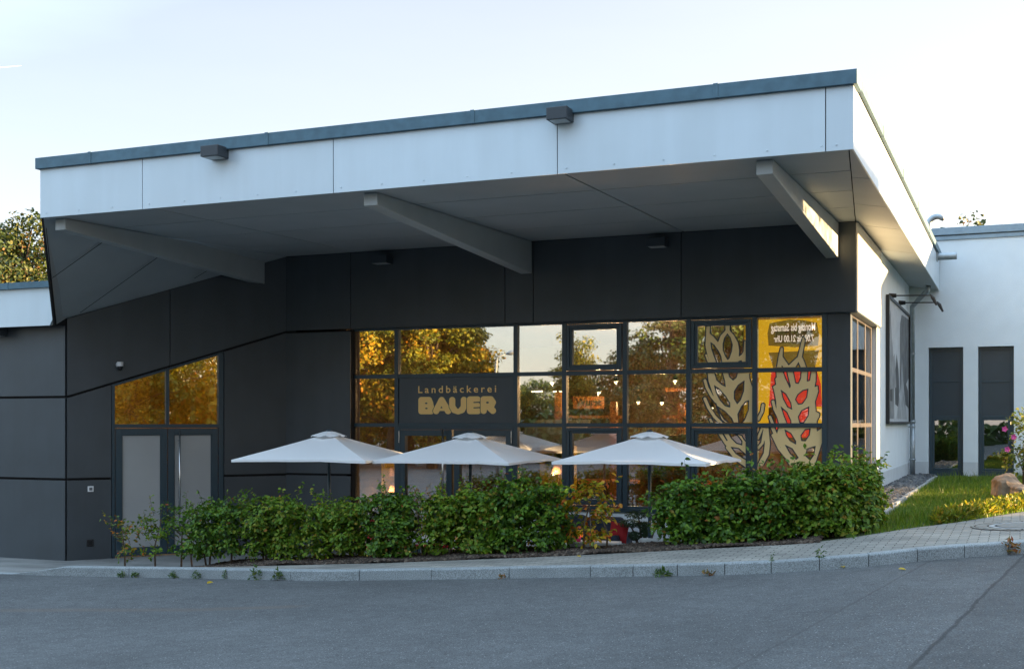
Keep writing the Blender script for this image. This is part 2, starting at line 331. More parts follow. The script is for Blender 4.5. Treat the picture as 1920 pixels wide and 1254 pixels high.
# asphalt
def asphalt():
    m = mat('asphalt', (.05, .052, .056), .82, spec=.35); nt = m.node_tree; b = nt.nodes['Principled BSDF']
    tc = nt.nodes.new('ShaderNodeTexCoord'); L = nt.links.new
    def noise(sc, det=2):
        n = nt.nodes.new('ShaderNodeTexNoise'); n.inputs['Scale'].default_value = sc; n.inputs['Detail'].default_value = det; L(tc.outputs['Object'], n.inputs['Vector']); return n.outputs['Fac']
    def ramp(src, a, ca, b_, cb):
        r = nt.nodes.new('ShaderNodeValToRGB'); r.color_ramp.elements[0].position = a; r.color_ramp.elements[0].color = (ca, ca, ca, 1); r.color_ramp.elements[1].position = b_; r.color_ramp.elements[1].color = (cb, cb, cb, 1); L(src, r.inputs[0]); return r.outputs[0]
    def mul(a, b_, f=1., mode='MULTIPLY'):
        x = nt.nodes.new('ShaderNodeMix'); x.data_type = 'RGBA'; x.blend_type = mode; x.inputs[0].default_value = f
        L(a, x.inputs[6]); L(b_, x.inputs[7]); return x.outputs[2]
    base = nt.nodes.new('ShaderNodeRGB'); base.outputs[0].default_value = (.064, .067, .068, 1)
    c = mul(base.outputs[0], ramp(noise(.55, 5), .3, .82, .7, 1.16))
    c = mul(c, ramp(noise(90, 2), .34, .5, .66, 1.55)); c = mul(c, ramp(noise(30, 3), .35, .88, .65, 1.12)); c = mul(c, ramp(noise(6, 4), .35, .88, .65, 1.1))
    vd = nt.nodes.new('ShaderNodeTexVoronoi'); vd.inputs['Scale'].default_value = 7; L(tc.outputs['Object'], vd.inputs['Vector']); sd0 = nt.nodes.new('ShaderNodeSeparateColor'); L(vd.outputs['Color'], sd0.inputs[0]); dk = mul(ramp(vd.outputs['Distance'], .05, 1, .16, 0), ramp(sd0.outputs[1], .93, 0, .95, 1)); dm_ = nt.nodes.new('ShaderNodeMix'); dm_.data_type = 'RGBA'; L(dk, dm_.inputs[0]); L(c, dm_.inputs[6]); dm_.inputs[7].default_value = (.02, .02, .02, 1); c = dm_.outputs[2]
    vo = nt.nodes.new('ShaderNodeTexVoronoi'); vo.inputs['Scale'].default_value = 48; L(tc.outputs['Object'], vo.inputs['Vector'])
    sp = ramp(vo.outputs['Distance'], .12, 1, .28, 0)                    # pale grit
    sep = nt.nodes.new('ShaderNodeSeparateColor'); L(vo.outputs['Color'], sep.inputs[0])
    gate = ramp(sep.outputs[0], .88, 0, .92, 1); spk = mul(sp, gate)
    lit = nt.nodes.new('ShaderNodeMix'); lit.data_type = 'RGBA'; L(spk, lit.inputs[0]); L(c, lit.inputs[6]); lit.inputs[7].default_value = (.36, .36, .35, 1); c = lit.outputs[2]
    # paving seams: distance from a line in plan
    sepx = nt.nodes.new('ShaderNodeSeparateXYZ'); L(tc.outputs['Object'], sepx.inputs[0])
    def line(p, q, w, col, wob=.02, fac=1., seg=None):
        dx, dy = q[0]-p[0], q[1]-p[1]; l = hypot(dx, dy); nx_, ny_ = -dy/l, dx/l
        a = nt.nodes.new('ShaderNodeMath'); a.operation = 'MULTIPLY'; L(sepx.outputs[0], a.inputs[0]); a.inputs[1].default_value = nx_
        b2 = nt.nodes.new('ShaderNodeMath'); b2.operation = 'MULTIPLY_ADD'; L(sepx.outputs[1], b2.inputs[0]); b2.inputs[1].default_value = ny_; L(a.outputs[0], b2.inputs[2])
        nn = nt.nodes.new('ShaderNodeMath'); nn.operation = 'MULTIPLY_ADD'; L(noise(2.2, 4), nn.inputs[0]); nn.inputs[1].default_value = wob*2; L(b2.outputs[0], nn.inputs[2])
        d = nt.nodes.new('ShaderNodeMath'); d.operation = 'SUBTRACT'; L(nn.outputs[0], d.inputs[0]); d.inputs[1].default_value = nx_*p[0]+ny_*p[1]+wob
        return d.outputs[0]
    def apply_line(c, d, w, col, fac, seg=None):
        ab = nt.nodes.new('ShaderNodeMath'); ab.operation = 'ABSOLUTE'; L(d, ab.inputs[0])
        f = ramp(ab.outputs[0], w*.4, fac, w, 0)
        if seg:
            axis, lo, hi = seg
            g1 = nt.nodes.new('ShaderNodeMapRange'); L(sepx.outputs[axis], g1.inputs[0]); g1.inputs[1].default_value = lo-.3; g1.inputs[2].default_value = lo
            g2 = nt.nodes.new('ShaderNodeMapRange'); L(sepx.outputs[axis], g2.inputs[0]); g2.inputs[1].default_value = hi; g2.inputs[2].default_value = hi+.3; g2.inputs[3].default_value = 1; g2.inputs[4].default_value = 0
            f = mul(mul(f, g1.outputs[0]), g2.outputs[0])
        x = nt.nodes.new('ShaderNodeMix'); x.data_type = 'RGBA'; L(f, x.inputs[0]); L(c, x.inputs[6]); x.inputs[7].default_value = (*col, 1); return x.outputs[2]
    d1 = line((-.02, 13.1), (-.62, 6.9), .02, None, .03)
    side = ramp(d1, .0, 1.22, .01, 1.)          # older, paler asphalt beyond the joint
    c = mul(c, side)
    c = apply_line(c, d1, .022, (.015, .015, .015), .7, (1, 6, 13.9))
    d2 = line((-.95, 12.6), (-1.72, 6.8), .02, None, .02); c = apply_line(c, d2, .018, (.03, .03, .03), .45)
    d3 = line((-8.4, 10.4), (-5.7, 10.95), .02, None, .06); c = apply_line(c, d3, .16, (.115, .088, .07), .45, (0, -12, -7.0))
    L(c, b.inputs['Base Color'])
    n3 = noise(160, 2); bp = nt.nodes.new('ShaderNodeBump'); bp.inputs['Strength'].default_value = .7; bp.inputs['Distance'].default_value = .006; L(n3, bp.inputs['Height']); L(bp.outputs[0], b.inputs['Normal'])
    return m
M['asphalt'] = asphalt()
xs = sorted(set([-200, -120, -80, -60, -45, -36, -30, -26]+list(np.arange(-24, 8, .25))+[8, 9, 10, 12, 14, 18, 24, 32, 45, 70, 110, 160, 200]))
V = []; Fq = []; nyr = 26
for x in xs:
    ye = 13.04 if x < -16 else min(kerb_y(x)+.05, 60) if x < kx[-1] else 60+x
    for k in range(nyr):
        t = k/(nyr-1); y = -200*(1-t)**3+ye*(1-(1-t)**3); V.append((x, y, zr(x)))
for i in range(len(xs)-1):
    for k in range(nyr-1):
        q = i*nyr+k; Fq.append((q, q+nyr, q+nyr+1, q+1))
struct(np_mesh('road', np.array(V), np.array(Fq), M['asphalt'], None, True))
# ground under everything beyond the road
g = MB(); g.add([(-300, 13, -.6), (300, 13, -.6), (300, 400, -.6), (-300, 400, -.6)], [(0, 1, 2, 3)]); struct(g.build('ground', M['soil']))

# pavement of small concrete blocks
def paving():
    m = mat('paving_blocks', (.33, .33, .31), .85); nt = m.node_tree; b = nt.nodes['Principled BSDF']; L = nt.links.new
    tc = nt.nodes.new('ShaderNodeTexCoord'); mp = nt.nodes.new('ShaderNodeMapping'); L(tc.outputs['Object'], mp.inputs[0]); mp.inputs['Rotation'].default_value = (0, 0, radians(0))
    br = nt.nodes.new('ShaderNodeTexBrick'); L(mp.outputs[0], br.inputs['Vector']); br.inputs['Scale'].default_value = 1
    br.inputs['Brick Width'].default_value = .21; br.inputs['Row Height'].default_value = .105; br.inputs['Mortar Size'].default_value = .006; br.inputs['Mortar Smooth'].default_value = .3
    br.inputs['Color1'].default_value = (.31, .30, .27, 1); br.inputs['Color2'].default_value = (.22, .215, .195, 1); br.inputs['Mortar'].default_value = (.035, .03, .022, 1); br.inputs['Bias'].default_value = -.1
    n = nt.nodes.new('ShaderNodeTexNoise'); n.inputs['Scale'].default_value = 1.4; n.inputs['Detail'].default_value = 6; L(tc.outputs['Object'], n.inputs['Vector'])
    r = nt.nodes.new('ShaderNodeValToRGB'); r.color_ramp.elements[0].position = .3; r.color_ramp.elements[0].color = (.7, .7, .7, 1); r.color_ramp.elements[1].position = .7; r.color_ramp.elements[1].color = (1.15, 1.13, 1.1, 1); L(n.outputs['Fac'], r.inputs[0])
    x = nt.nodes.new('ShaderNodeMix'); x.data_type = 'RGBA'; x.blend_type = 'MULTIPLY'; x.inputs[0].default_value = 1; L(br.outputs[0], x.inputs[6]); L(r.outputs[0], x.inputs[7]); L(x.outputs[2], b.inputs['Base Color'])
    bp = nt.nodes.new('ShaderNodeBump'); bp.inputs['Strength'].default_value = .6; bp.inputs['Distance'].default_value = .006; bp.invert = True; L(br.outputs['Fac'], bp.inputs['Height']); L(bp.outputs[0], b.inputs['Normal'])
    return m
M['paving'] = paving()
KH = .13
def kh(x): return KH*min(1, max(0, (x+13.0)/.9)) if x < -12.1 else KH
ca, cb = [], []
for (x, y, h) in kerb[::3]:
    n = Vector((-sin(h), cos(h), 0)); a = Vector((x, y, 0))+n*.15
    a.z = zr(x)+kh(x)-.004
    s = 1.5+.5*max(0, h)/radians(60)
    # matching point of the back edge
    if h < .02 and x <= -2.45: b = Vector((x, 14.65, zb(x)))
    else:
        t = (h/radians(72)); bx = np.interp(t, [0, .25, .5, .75, .98, 1.0], [-2.41, -1.9, -1.4, -.9, -.1, .1]) if h < radians(72) else .1+(y-ky[np.argmax(np.array([k[2] for k in kerb]) >= radians(71.9))])*.36
        b = Vector((bx, be_y(bx), zb(bx)))
    ca.append(a[:]); cb.append(b[:])
struct(strip_mesh('pavement', ca, cb, M['paving'], 5))
# kerb stones with joints
km = mat('kerb_granite', (.25, .275, .28), .8, noise=.12, nscale=3)
_nt = km.node_tree; _v = _nt.nodes.new('ShaderNodeTexNoise'); _v.inputs['Scale'].default_value = 95; _v.inputs['Detail'].default_value = 3
_tc = _nt.nodes.new('ShaderNodeTexCoord'); _nt.links.new(_tc.outputs['Object'], _v.inputs['Vector'])
_r = _nt.nodes.new('ShaderNodeValToRGB'); _r.color_ramp.elements[0].position = .35; _r.color_ramp.elements[0].color = (.55, .55, .55, 1); _r.color_ramp.elements[1].position = .62; _r.color_ramp.elements[1].color = (1.25, 1.25, 1.25, 1)
_nt.links.new(_v.outputs['Fac'], _r.inputs[0]); _x = _nt.nodes.new('ShaderNodeMix'); _x.data_type = 'RGBA'; _x.blend_type = 'MULTIPLY'; _x.inputs[0].default_value = 1
_b = _nt.nodes['Principled BSDF']; _src = _b.inputs['Base Color'].links[0].from_socket
_nt.links.new(_src, _x.inputs[6]); _nt.links.new(_r.outputs[0], _x.inputs[7]); _nt.links.new(_x.outputs[2], _b.inputs['Base Color'])
kb = MB(); joints = [PX(p, 13) for p in (60, 242, 425, 545, 674, 809, 954.7, 1107, 1187, 1270, 1358.6, 1446)]
sarc = np.concatenate([[0], np.cumsum(np.hypot(np.diff(kx), np.diff(ky)))])
js = [float(np.interp(j, kx, sarc)) for j in joints]
while js[-1] < sarc[-1]-1: js.append(js[-1]+.5)
js = [0]+[js[0]-2.2, js[0]-1.1]+js
for i in range(len(js)-1):
    s0, s1 = js[i]+.004, js[i+1]-.004; jig = random.uniform(-.004, .004)
    P = []
    for s in np.linspace(s0, s1, 4):
        x, y = float(np.interp(s, sarc, kx)), float(np.interp(s, sarc, ky)); h = float(np.interp(s, sarc, [k[2] for k in kerb])); n = Vector((-sin(h), cos(h), 0))
        a = Vector((x, y, 0))+n*jig; zt = zr(x)+max(kh(x), .004)+jig*.5; r = .018 if kh(x) > .05 else .002
        P.append([a+Vector((0, 0, zr(x)-.12)), a+Vector((0, 0, zt-r)), a+n*r*.35+Vector((0, 0, zt-r*.3)), a+n*r+Vector((0, 0, zt)), a+n*.15+Vector((0, 0, zt)), a+n*.15+Vector((0, 0, zr(x)-.12))])
    o = len(kb.v)
    for p in P: kb.v += [tuple(q) for q in p]
    for k in range(3):
        for q in range(6): kb.f.append((o+k*6+q, o+k*6+(q+1) % 6, o+(k+1)*6+(q+1) % 6, o+(k+1)*6+q)[::-1])
    kb.f.append(tuple(o+q for q in range(6))); kb.f.append(tuple(o+18+q for q in range(6))[::-1])
struct(kb.build('kerb', km))
jf = MB()         # soil packed in the joints
for s in js[1:]:
    x, y = float(np.interp(s, sarc, kx)), float(np.interp(s, sarc, ky)); jf.box(x-.012, x+.012, y+.012, y+.14, zr(x)-.1, zr(x)+max(kh(x)-.012, 0))
struct(jf.build('kerb_joints', M['gap']))
# forecourt at the left doors, sloping down to the wall
ca = []; cb = []
for x in np.arange(-30, -8.4, .5):
    ca.append((x, 13.02 if x < -12.9 else 14.652, (zr(x)+.006) if x < -12.9 else zb(x)-.002)); cb.append((x, 20.1, 0.))
V = []; Fq = []; cols = list(np.arange(-30, -8.4, .25)); ys = [0, .15, .3, .5, .7, 1]
for x in cols:
    y0 = 13.02 if x < -12.95 else 14.65
    z0 = zr(x)+.005 if x < -12.95 else zb(x)-.002
    for t in ys:
        y = y0+(20.1-y0)*t; f = min(1, max(0, (y-y0)/(16.6-y0))); f = f*f*(3-2*f); V.append((x, y, z0*(1-f)))
for i in range(len(cols)-1):
    for k in range(len(ys)-1):
        q = i*len(ys)+k; Fq.append((q, q+len(ys), q+len(ys)+1, q+1))
forec = mat('forecourt_concrete', (.20, .20, .19), .9, noise=.3, nscale=1.5, bump=.5, bscale=90)
struct(np_mesh('forecourt', np.array(V), np.array(Fq), forec, None, True))
# terrace, verge, bed
t = MB(); t.add([(-11.6, 15.5, .004), (-2.45, 15.5, .004), (-2.45, 20.2, .004), (-11.6, 20.2, .004)], [(0, 1, 2, 3)])
struct(t.build('terrace', mat('terrace_slabs', (.30, .30, .29), .85, noise=.15, nscale=3)))
vx = list(np.arange(-2.4, 12.1, .4)); V = []; Fq = []; ny = 14
def verge_z(x, y):
    b = zb(max(min(x, 6.5), -2.4)); t = min(1, max(0, (y-be_y(min(x, 6.5)))/8)); return b*(1-t)+(1.17+.02*x)*t
for x in vx:
    y0 = be_y(min(x, 6.5)) if x < 6.5 else 32.5
    if x < -1.8: y0 = max(y0, 14.66)
    for k in range(ny):
        y = y0+(34-y0)*k/(ny-1); V.append((x, y, verge_z(x, y)-.006))
for i in range(len(vx)-1):
    for k in range(ny-1):
        q = i*ny+k; Fq.append((q, q+ny, q+ny+1, q+1))
turf = mat('turf_soil', (.05, .075, .018), .95, noise=.4, nscale=9, bump=.8, bscale=40)
struct(np_mesh('verge', np.array(V), np.array(Fq), turf, None, True))
ca = [(x, 14.652, zb(x)-.01) for x in np.arange(-11.4, -2.2, .3)]; cb = [(x, 15.46, zb(x)+.02) for x in np.arange(-11.4, -2.2, .3)]
struct(strip_mesh('planting_bed', ca, cb, M['soil'], 4))
def bed_z(x, y): return zb(x)+.02*(y-14.65)/.8
# bark mulch chips
def chips(name, pts, size, m, flat=.35):
    n = len(pts); ang = rng.uniform(0, 2*pi, n); N = nrm(np.stack([rng.normal(0, .4, n), rng.normal(0, .4, n), np.ones(n)], 1)); T = nrm(np.stack([np.cos(ang), np.sin(ang), rng.normal(0, .3, n)], 1)); T = nrm(T-N*(T*N).sum(1, keepdims=True)); B = np.cross(N, T)
    s = (size*rng.uniform(.5, 1.3, n))[:, None]; w = s*rng.uniform(.35, .7, (n, 1)); h = s*flat
    q = []
    for sx, sy, sz in ((-1, -1, 0), (1, -1, 0), (1, 1, 0), (-1, 1, 0), (-.7, -.7, 1), (.7, -.6, 1), (.6, .7, 1), (-.8, .6, 1)): q.append(pts+T*s*.5*sx+B*w*.5*sy+N*h*sz)
    V = np.stack(q, 1).reshape(-1, 3); i = (np.arange(n)*8)[:, None]
    Fq = np.concatenate([i+np.array([f]) for f in ([4, 5, 6, 7], [0, 1, 5, 4], [1, 2, 6, 5], [2, 3, 7, 6], [3, 0, 4, 7])], 0)
    return np_mesh(name, V, Fq, m)
mulchm = leafmat('mulch_bark', [(0, (.02, .014, .01)), (.5, (.055, .036, .024)), (.85, (.10, .07, .05)), (1, (.16, .13, .10))], 0, .9)
n = 16000; px_ = rng.uniform(-11.3, -2.2, n); py_ = rng.uniform(14.66, 15.44, n)
pz_ = np.interp(px_, [-30, -13.5, -12, -10, -8, -5.4, -2.4, -1.26], [.0, .04, .18, .38, .51, .715, .986, 1.12])+.005+.02*(py_-14.65)/.8+np.maximum(0, .02*np.sin(px_*4+py_*7))
tag(chips('bark_mulch', np.stack([px_, py_, pz_], 1), .05, mulchm), 'dark bark mulch in the bed between hedge and pavement', 'mulch', kind='stuff')
# retaining blocks along the terrace side of the bed
for i, (p0, p1, yy) in enumerate([(700, 780, None), (790, 915, None), (920, 1052, None), (1060, 1194, 1018), (1196, 1345, 1011.5)]):
    x0, x1 = PX(p0, 15.46), PX(p1, 15.46)
    top = max(zb(x0), zb(x1))+.04 if yy is None else AZ(yy, (x0+x1)/2, 15.46)
    b = MB(); b.box(x0+.01, x1-.01, 15.462, 15.56, -.02, top)
    labels = ['pale concrete retaining block at the left end of the row behind the hedge', 'concrete retaining block behind the hedge beside the dark parasol pole', 'concrete retaining block hidden low behind the middle hedge', 'low concrete retaining block in front of the sofa behind the orange sapling', 'tallest concrete retaining block with a rounded corner, in front of the cloud pruned tree']
    tag(b.build('retaining_block', M['concrete'], bevel=.02), labels[i], 'retaining block', 'concrete blocks holding back the planting bed')
b = MB(); b.box(PX(1347, 15.5), -2.46, 15.46, 15.56, -.02, zb(-2.6)-.005); b.box(-2.47, -2.42, 15.56, 20.0, -.02, 1.15)
tag(b.build('retaining_wall', M['concrete'], bevel=.01), 'concrete retaining wall at the right end of the sunken terrace', 'retaining wall')

# ================================================================ MAIN BUILDING
R = lambda z: z+CZ                                   # heights measured from the camera level
bld = thing('bakery_building', 'modern anthracite bakery with large silver cantilevered flat roof', 'building', (-8, 20, 0))
_inv = Matrix.Translation((8, -20, 0))
def bpart(mb, name, m, parent=None, **k):
    mb.v = [(v[0]+8, v[1]-20, v[2]) for v in mb.v]
    return mb.build(name, m, parent or bld, **k)
P1 = (-15.49, 16.7); P2 = (-13.1, 20.0); WC = -2.414; G = 20.15
F1 = Fr((-30, 16.7), (1, 0)); d2 = (P2[0]-P1[0], P2[1]-P1[1]); L2 = hypot(*d2); F2 = Fr(P1, d2); F3 = Fr((0, 20.0), (1, 0)); FG = Fr((0, G), (1, 0)); FS = Fr((WC, 0), (0, 1)); FGS = Fr((WC-.12, 0), (0, 1))
def W2u(px):          # distance along the angled wall of an image column
    k = tan(atan((px-960)/F_PX)-YAW); t = (k*P1[1]-P1[0])/(d2[0]-k*d2[1]); return t*L2
def W2z(px, py): u = W2u(px); p = F2(u, 0); return AZ(py, p.x, p.y)
J = .007
def rect(mb, fr, u0, u1, z0, z1, n0=0., n1=.03): fr.box(mb, u0+J, u1-J, z0+J, z1-J, n0, n1)
# left wall
back = MB(); F1.box(back, 0, 14.51, -.3, R(1.7), -.25, -.012); bpart(back, 'wall_backing', M['gap'])
mb = MB(); ul = [14.51-2.95*k for k in range(0, 6)][::-1]; ul[0] = max(0, ul[0])
for a, b_ in zip(ul[:-1], ul[1:]):
    rect(mb, F1, a, b_, R(.475), R(1.72)); rect(mb, F1, a, b_, R(-.975), R(.445)); rect(mb, F1, a, b_, -.05, R(-1.005))
bpart(mb, 'left_wall', M['dark'])
# angled wall
zt = lambda u: R(1.84+(3.22-1.84)*u/L2); zs = lambda u: R(.46+(1.76-.46)*u/L2)
ud0, ud1 = W2u(208.5), W2u(419); um = W2u(314); uj = W2u(318)
mb = MB()
def q2(u0, u1, zb0, zb1, zt0, zt1): F2.poly(mb, [(u0+J, zb0+J), (u1-J, zb1+J), (u1-J, zt1-J), (u0+J, zt0-J)], 0, .03)
q2(0, uj, zs(0)+.015, zs(uj)+.015, zt(0), zt(uj)); q2(uj, L2, zs(uj)+.015, zs(L2)+.015, zt(uj), zt(L2))
q2(0, ud0, R(-.975), R(-.975), zs(0)-.015, zs(ud0)-.015); q2(0, ud0, -.05, -.05, R(-1.005), R(-1.005))
q2(ud1, L2, R(-.975), R(-.975), zs(ud1)-.015, zs(L2)-.015); q2(ud1, L2, -.05, -.05, R(-1.005), R(-1.005))
bpart(mb, 'angled_wall', M['dark'])
mb = MB(); F2.poly(mb, [(0, -.3), (ud0, -.3), (ud0, zs(ud0)-.02), (ud1, zs(ud1)-.02), (ud1, -.3), (L2, -.3), (L2, zt(L2)), (0, zt(0))], -.25, -.012); bpart(mb, 'wall_backing', M['gap'])
# straight wall section + upper band
X3 = PX(659, 20); mb = MB()
rect(mb, F3, P2[0], X3, R(-.965), R(1.735)); rect(mb, F3, P2[0], X3, -.05, R(-.995))
bpart(mb, 'front_wall', M['dark'])
mb = MB(); F3.box(mb, P2[0]+.02, X3, -.3, R(1.75), -.15, -.012); F3.box(mb, P2[0]+.02, WC-.03, R(1.79), R(3.3), -.3, -.012); F3.box(mb, X3-.1, X3-.005, -.3, R(1.76), -.15, -.012); mb.box(-13.22, -12.9, 20.016, 20.3, -.3, R(3.3)); FS.box(mb, 20.05, 23.5, R(1.79), R(3.3), -.3, -.012)
bpart(mb, 'wall_backing', M['gap'])
mb = MB(); ub = [P2[0]+.02, X3, PX(948, 20), PX(1001, 20), PX(1278, 20), WC]
for a, b_ in zip(ub[:-1], ub[1:]): rect(mb, F3, a, b_, R(1.775), R(3.215))
bpart(mb, 'upper_band', M['dark'])
mb = MB(); F3.box(mb, X3, WC-.02, R(1.772), R(1.80), -.16, -.013); bpart(mb, 'lintel', M['frame'])
sidep = mat('pale_side_panel', (.50, .50, .48), .35, metal=.1)
mb = MB(); rect(mb, FS, 19.97, 22.0, R(1.775), R(3.2)); rect(mb, FS, 22.0, 23.52, R(1.775), R(3.2)); bpart(mb, 'side_band', sidep)
mb = MB(); FS.box(mb, 19.98, 23.5, R(1.765), R(1.775), -.16, .02); bpart(mb, 'lintel', M['frame'])
# side wall and plinths
mb = MB(); FS.box(mb, 23.52, 30.1, 1.0, R(3.3), -.3, 0); FS.box(mb, 23.25, 23.52, 1., R(1.76), -.3, -.02); bpart(mb, 'side_wall', M['plaster'])
mb = MB(); FS.box(mb, 20.0, 30.08, .9, R(-.95), -.05, .006 if False else -.0), 
mb = MB(); FS.box(mb, 23.3, 30.08, .9, R(-.93), -.02, .006); bpart(mb, 'side_plinth', M['plinth'])
XD0, XD1 = PX(745.5, G), PX(968.5, G)
mb = MB(); F3.box(mb, XD1+.1, WC-.02, -.05, R(-1.53), -.25, -.06); FS.box(mb, 20.08, 23.3, .5, R(-1.53), -.3, -.03); bpart(mb, 'window_plinth', M['plaster'])
mb = MB(); F3.box(mb, XD1+.06, WC, R(-1.54), R(-1.47), -.2, -.02); bpart(mb, 'window_sill', M['frame'])

# ---------------- curtain wall on the front
cols = [PX(p, G) for p in (662.5, 745.5, 968.5, 1059.5, 1173, 1292, 1416, 1546.5)]
zrow = [R(1.775), R(.875), R(-.035), R(-1.47)]; w = .04
gf = MB()
for i, x in enumerate(cols):
    zlo = -.02 if i <= 2 else zrow[3]
    FG.box(gf, x-w, x+w, zlo, zrow[0], -.08, .055)
for i in range(7):
    u0, u1 = cols[i]+w, cols[i+1]-w
    for r, z in enumerate(zrow):
        if r == 0: FG.box(gf, u0, u1, z-.035, z, -.08, .05)
        elif r == 3 and i in (0, 1): continue
        else: FG.box(gf, u0, u1, z-.035, z+.035, -.08, .05)
FG.box(gf, cols[0]+w, cols[1]-w, -.02, .10, -.08, .05)
glz = bpart(gf, 'glazing_frame', M['frame'], bevel=.004)
def subpart(mb, name, m, parent, **k):
    mb.v = [(v[0]+8, v[1]-20, v[2]) for v in mb.v]; return mb.build(name, m, parent, **k)
def pane(fr, u0, u1, z0, z1, n, parent, m=None):
    mb = MB(); fr.box(mb, u0, u1, z0, z1, n-.004, n+.004); tilt = random.uniform(-.0, .0)
    return subpart(mb, 'pane', m or M['glass'], parent)
oper = {(3, 0), (5, 0), (3, 2), (5, 2)}
for i in range(7):
    for r in range(3):
        if i == 1 and r >= 1: continue
        u0, u1 = cols[i]+w, cols[i+1]-w; z1 = zrow[r]-.035; z0 = zrow[r+1]+.035
        if i == 0 and r == 2: z0 = .10
        if (i, r) in oper:
            f = MB(); FG.ring(f, u0+.01, u1-.01, z0+.01, z1-.01, .055, -.05, .075); FG.ring(f, u0+.065, u1-.065, z0+.065, z1-.065, .045, -.05, .05)
            win = bpart(f, 'window', M['frame'], bevel=.004); pane(FG, u0+.11, u1-.11, z0+.11, z1-.11, 0, win)
        else:
            pane(FG, u0, u1, z0, z1, 0, glz, M['glass3'] if i == 6 else None)
# corner post
mb = MB(); FG.box(mb, cols[-1]+w, WC-.10, -.0+R(-1.47), R(1.772), -.2, .03); bpart(mb, 'corner_post', M['dark'])
# side glazing
mb = MB(); sc = [20.16, 20.95, 21.0, 22.1, 23.2]
M['frame_side'] = mat('side_frame', (.07, .06, .055), .35)
for y in (20.2, 21.15, 22.25, 23.2): FGS.box(mb, y-.04, y+.04, R(-1.47), R(1.765), -.06, .012)
for r, z in enumerate(zrow):
    for a, b_ in ((20.24, 21.11), (21.19, 22.21), (22.29, 23.16)): FGS.box(mb, a, b_, z-.035 if r else z-.045, z+.035 if r else z-.01, -.06, .010)
sg = bpart(mb, 'side_glazing_frame', M['frame_side'], bevel=.004)
for a, b_ in ((20.24, 21.11), (21.19, 22.21), (22.29, 23.16)):
    for r in range(3): pane(FGS, a, b_, zrow[r+1]+.035, zrow[r]-.035-.01*(r == 0), 0, sg, M['glass3'])
# ---------------- bakery door
dr = MB(); u0, u1 = XD0+w, XD1-w; FG.box(dr, u0, u1, R(-.12), R(-.07), -.06, .06)
FG.box(dr, u0, u0+.03, 0, R(-.12), -.06, .06); FG.box(dr, u1-.03, u1, 0, R(-.12), -.06, .06)
bpart(dr, 'door_frame', M['frame'])
umid = PX(851, G)
for a, b_, hu in ((u0+.035, umid-.015, PX(833, G-.1)), (umid+.03, u1-.035, None)):
    d = MB(); FG.ring(d, a, b_, .02, R(-.125), .11, -.04, .065, .16); dd = bpart(d, 'door', M['frame'], bevel=.004)
    pane(FG, a+.11, b_-.11, .18, R(-.235), 0, dd)
    if hu:
        h = MB(); h.tube([(hu, G-.17, .75), (hu, G-.17, R(-.1))], .018, 10); h.tube([(hu, G-.17, .95), (hu, G-.05, .95)], .01, 8); h.tube([(hu, G-.17, 2.1), (hu, G-.05, 2.1)], .01, 8)
        subpart(h, 'handle', M['steel'], dd, smooth=True)
for px, sgn in ((757, 1), (962, 1)):
    pass
for u in (u0+.03, u1-.03): hg = MB(); hg.tube([(u, G-.075, R(-.36)), (u, G-.075, R(-.14))], .012, 8); bpart(hg, 'door_hinge', M['steel'])
gp = MB(); FG.box(gp, umid-.012, umid+.026, .03, R(-.13), -.2, -.1); bpart(gp, 'door_edge', M['orangewood'])

# ---------------- left entrance in the angled wall
ef = MB(); zh = R(-.065); zsill = R(-.03)
u0, u1 = ud0, ud1
F2.box(ef, u0+.005, u0+.06, -.02, zs(u0)-.04, -.1, .02); F2.box(ef, u1-.10, u1-.005, -.02, zs(u1)-.07, -.1, .02)
F2.box(ef, u0+.06, u1-.10, zsill-.06, zsill+.01, -.1, .035)
F2.poly(ef, [(um-.03, zsill+.01), (um+.03, zsill+.01), (um+.03, zs(um)-.03), (um-.03, zs(um)-.05)], -.1, .015)
F2.poly(ef, [(u0+.002, zs(u0)-.06), (u1-.002, zs(u1)-.06), (u1-.002, zs(u1)-.017), (u0+.002, zs(u0)-.017)], -.1, .012)
ent = bpart(ef, 'entrance_frame', M['frame'], bevel=.003)
for a, b_ in ((u0+.06, um-.03), (um+.03, u1-.1)):
    pm = MB(); F2.poly(pm, [(a, zsill+.01), (b_, zsill+.01), (b_, zs(b_)-.06), (a, zs(a)-.06)], -.034, -.026); subpart(pm, 'pane', M['glass'], ent)
uL = [u0+.065, um, u1-.105]
for k in range(2):
    a, b_ = uL[k]+.006, uL[k+1]-.006
    d = MB(); F2.ring(d, a, b_, .02, zsill-.065, .115, -.06, .015, .14); F2.ring(d, a+.115, b_-.115, .16, zsill-.18, .012, -.05, .004)
    dd = bpart(d, 'door', M['frame'], bevel=.003)
    pm = MB(); F2.box(pm, a+.12, b_-.12, .165, zsill-.185, -.035, -.02); subpart(pm, 'frosted_pane', M['frost'], dd)
    if k == 1:
        h = MB(); hu = W2u(334)
        h.tube([F2(hu, .42, .10), F2(hu, R(-.14), .10)], .017, 10)
        for zz in (.6, 1.4, 2.1): h.tube([F2(hu, zz, .10), F2(hu, zz, .0)], .009, 8)
        subpart(h, 'handle', M['steel'], dd, smooth=True)
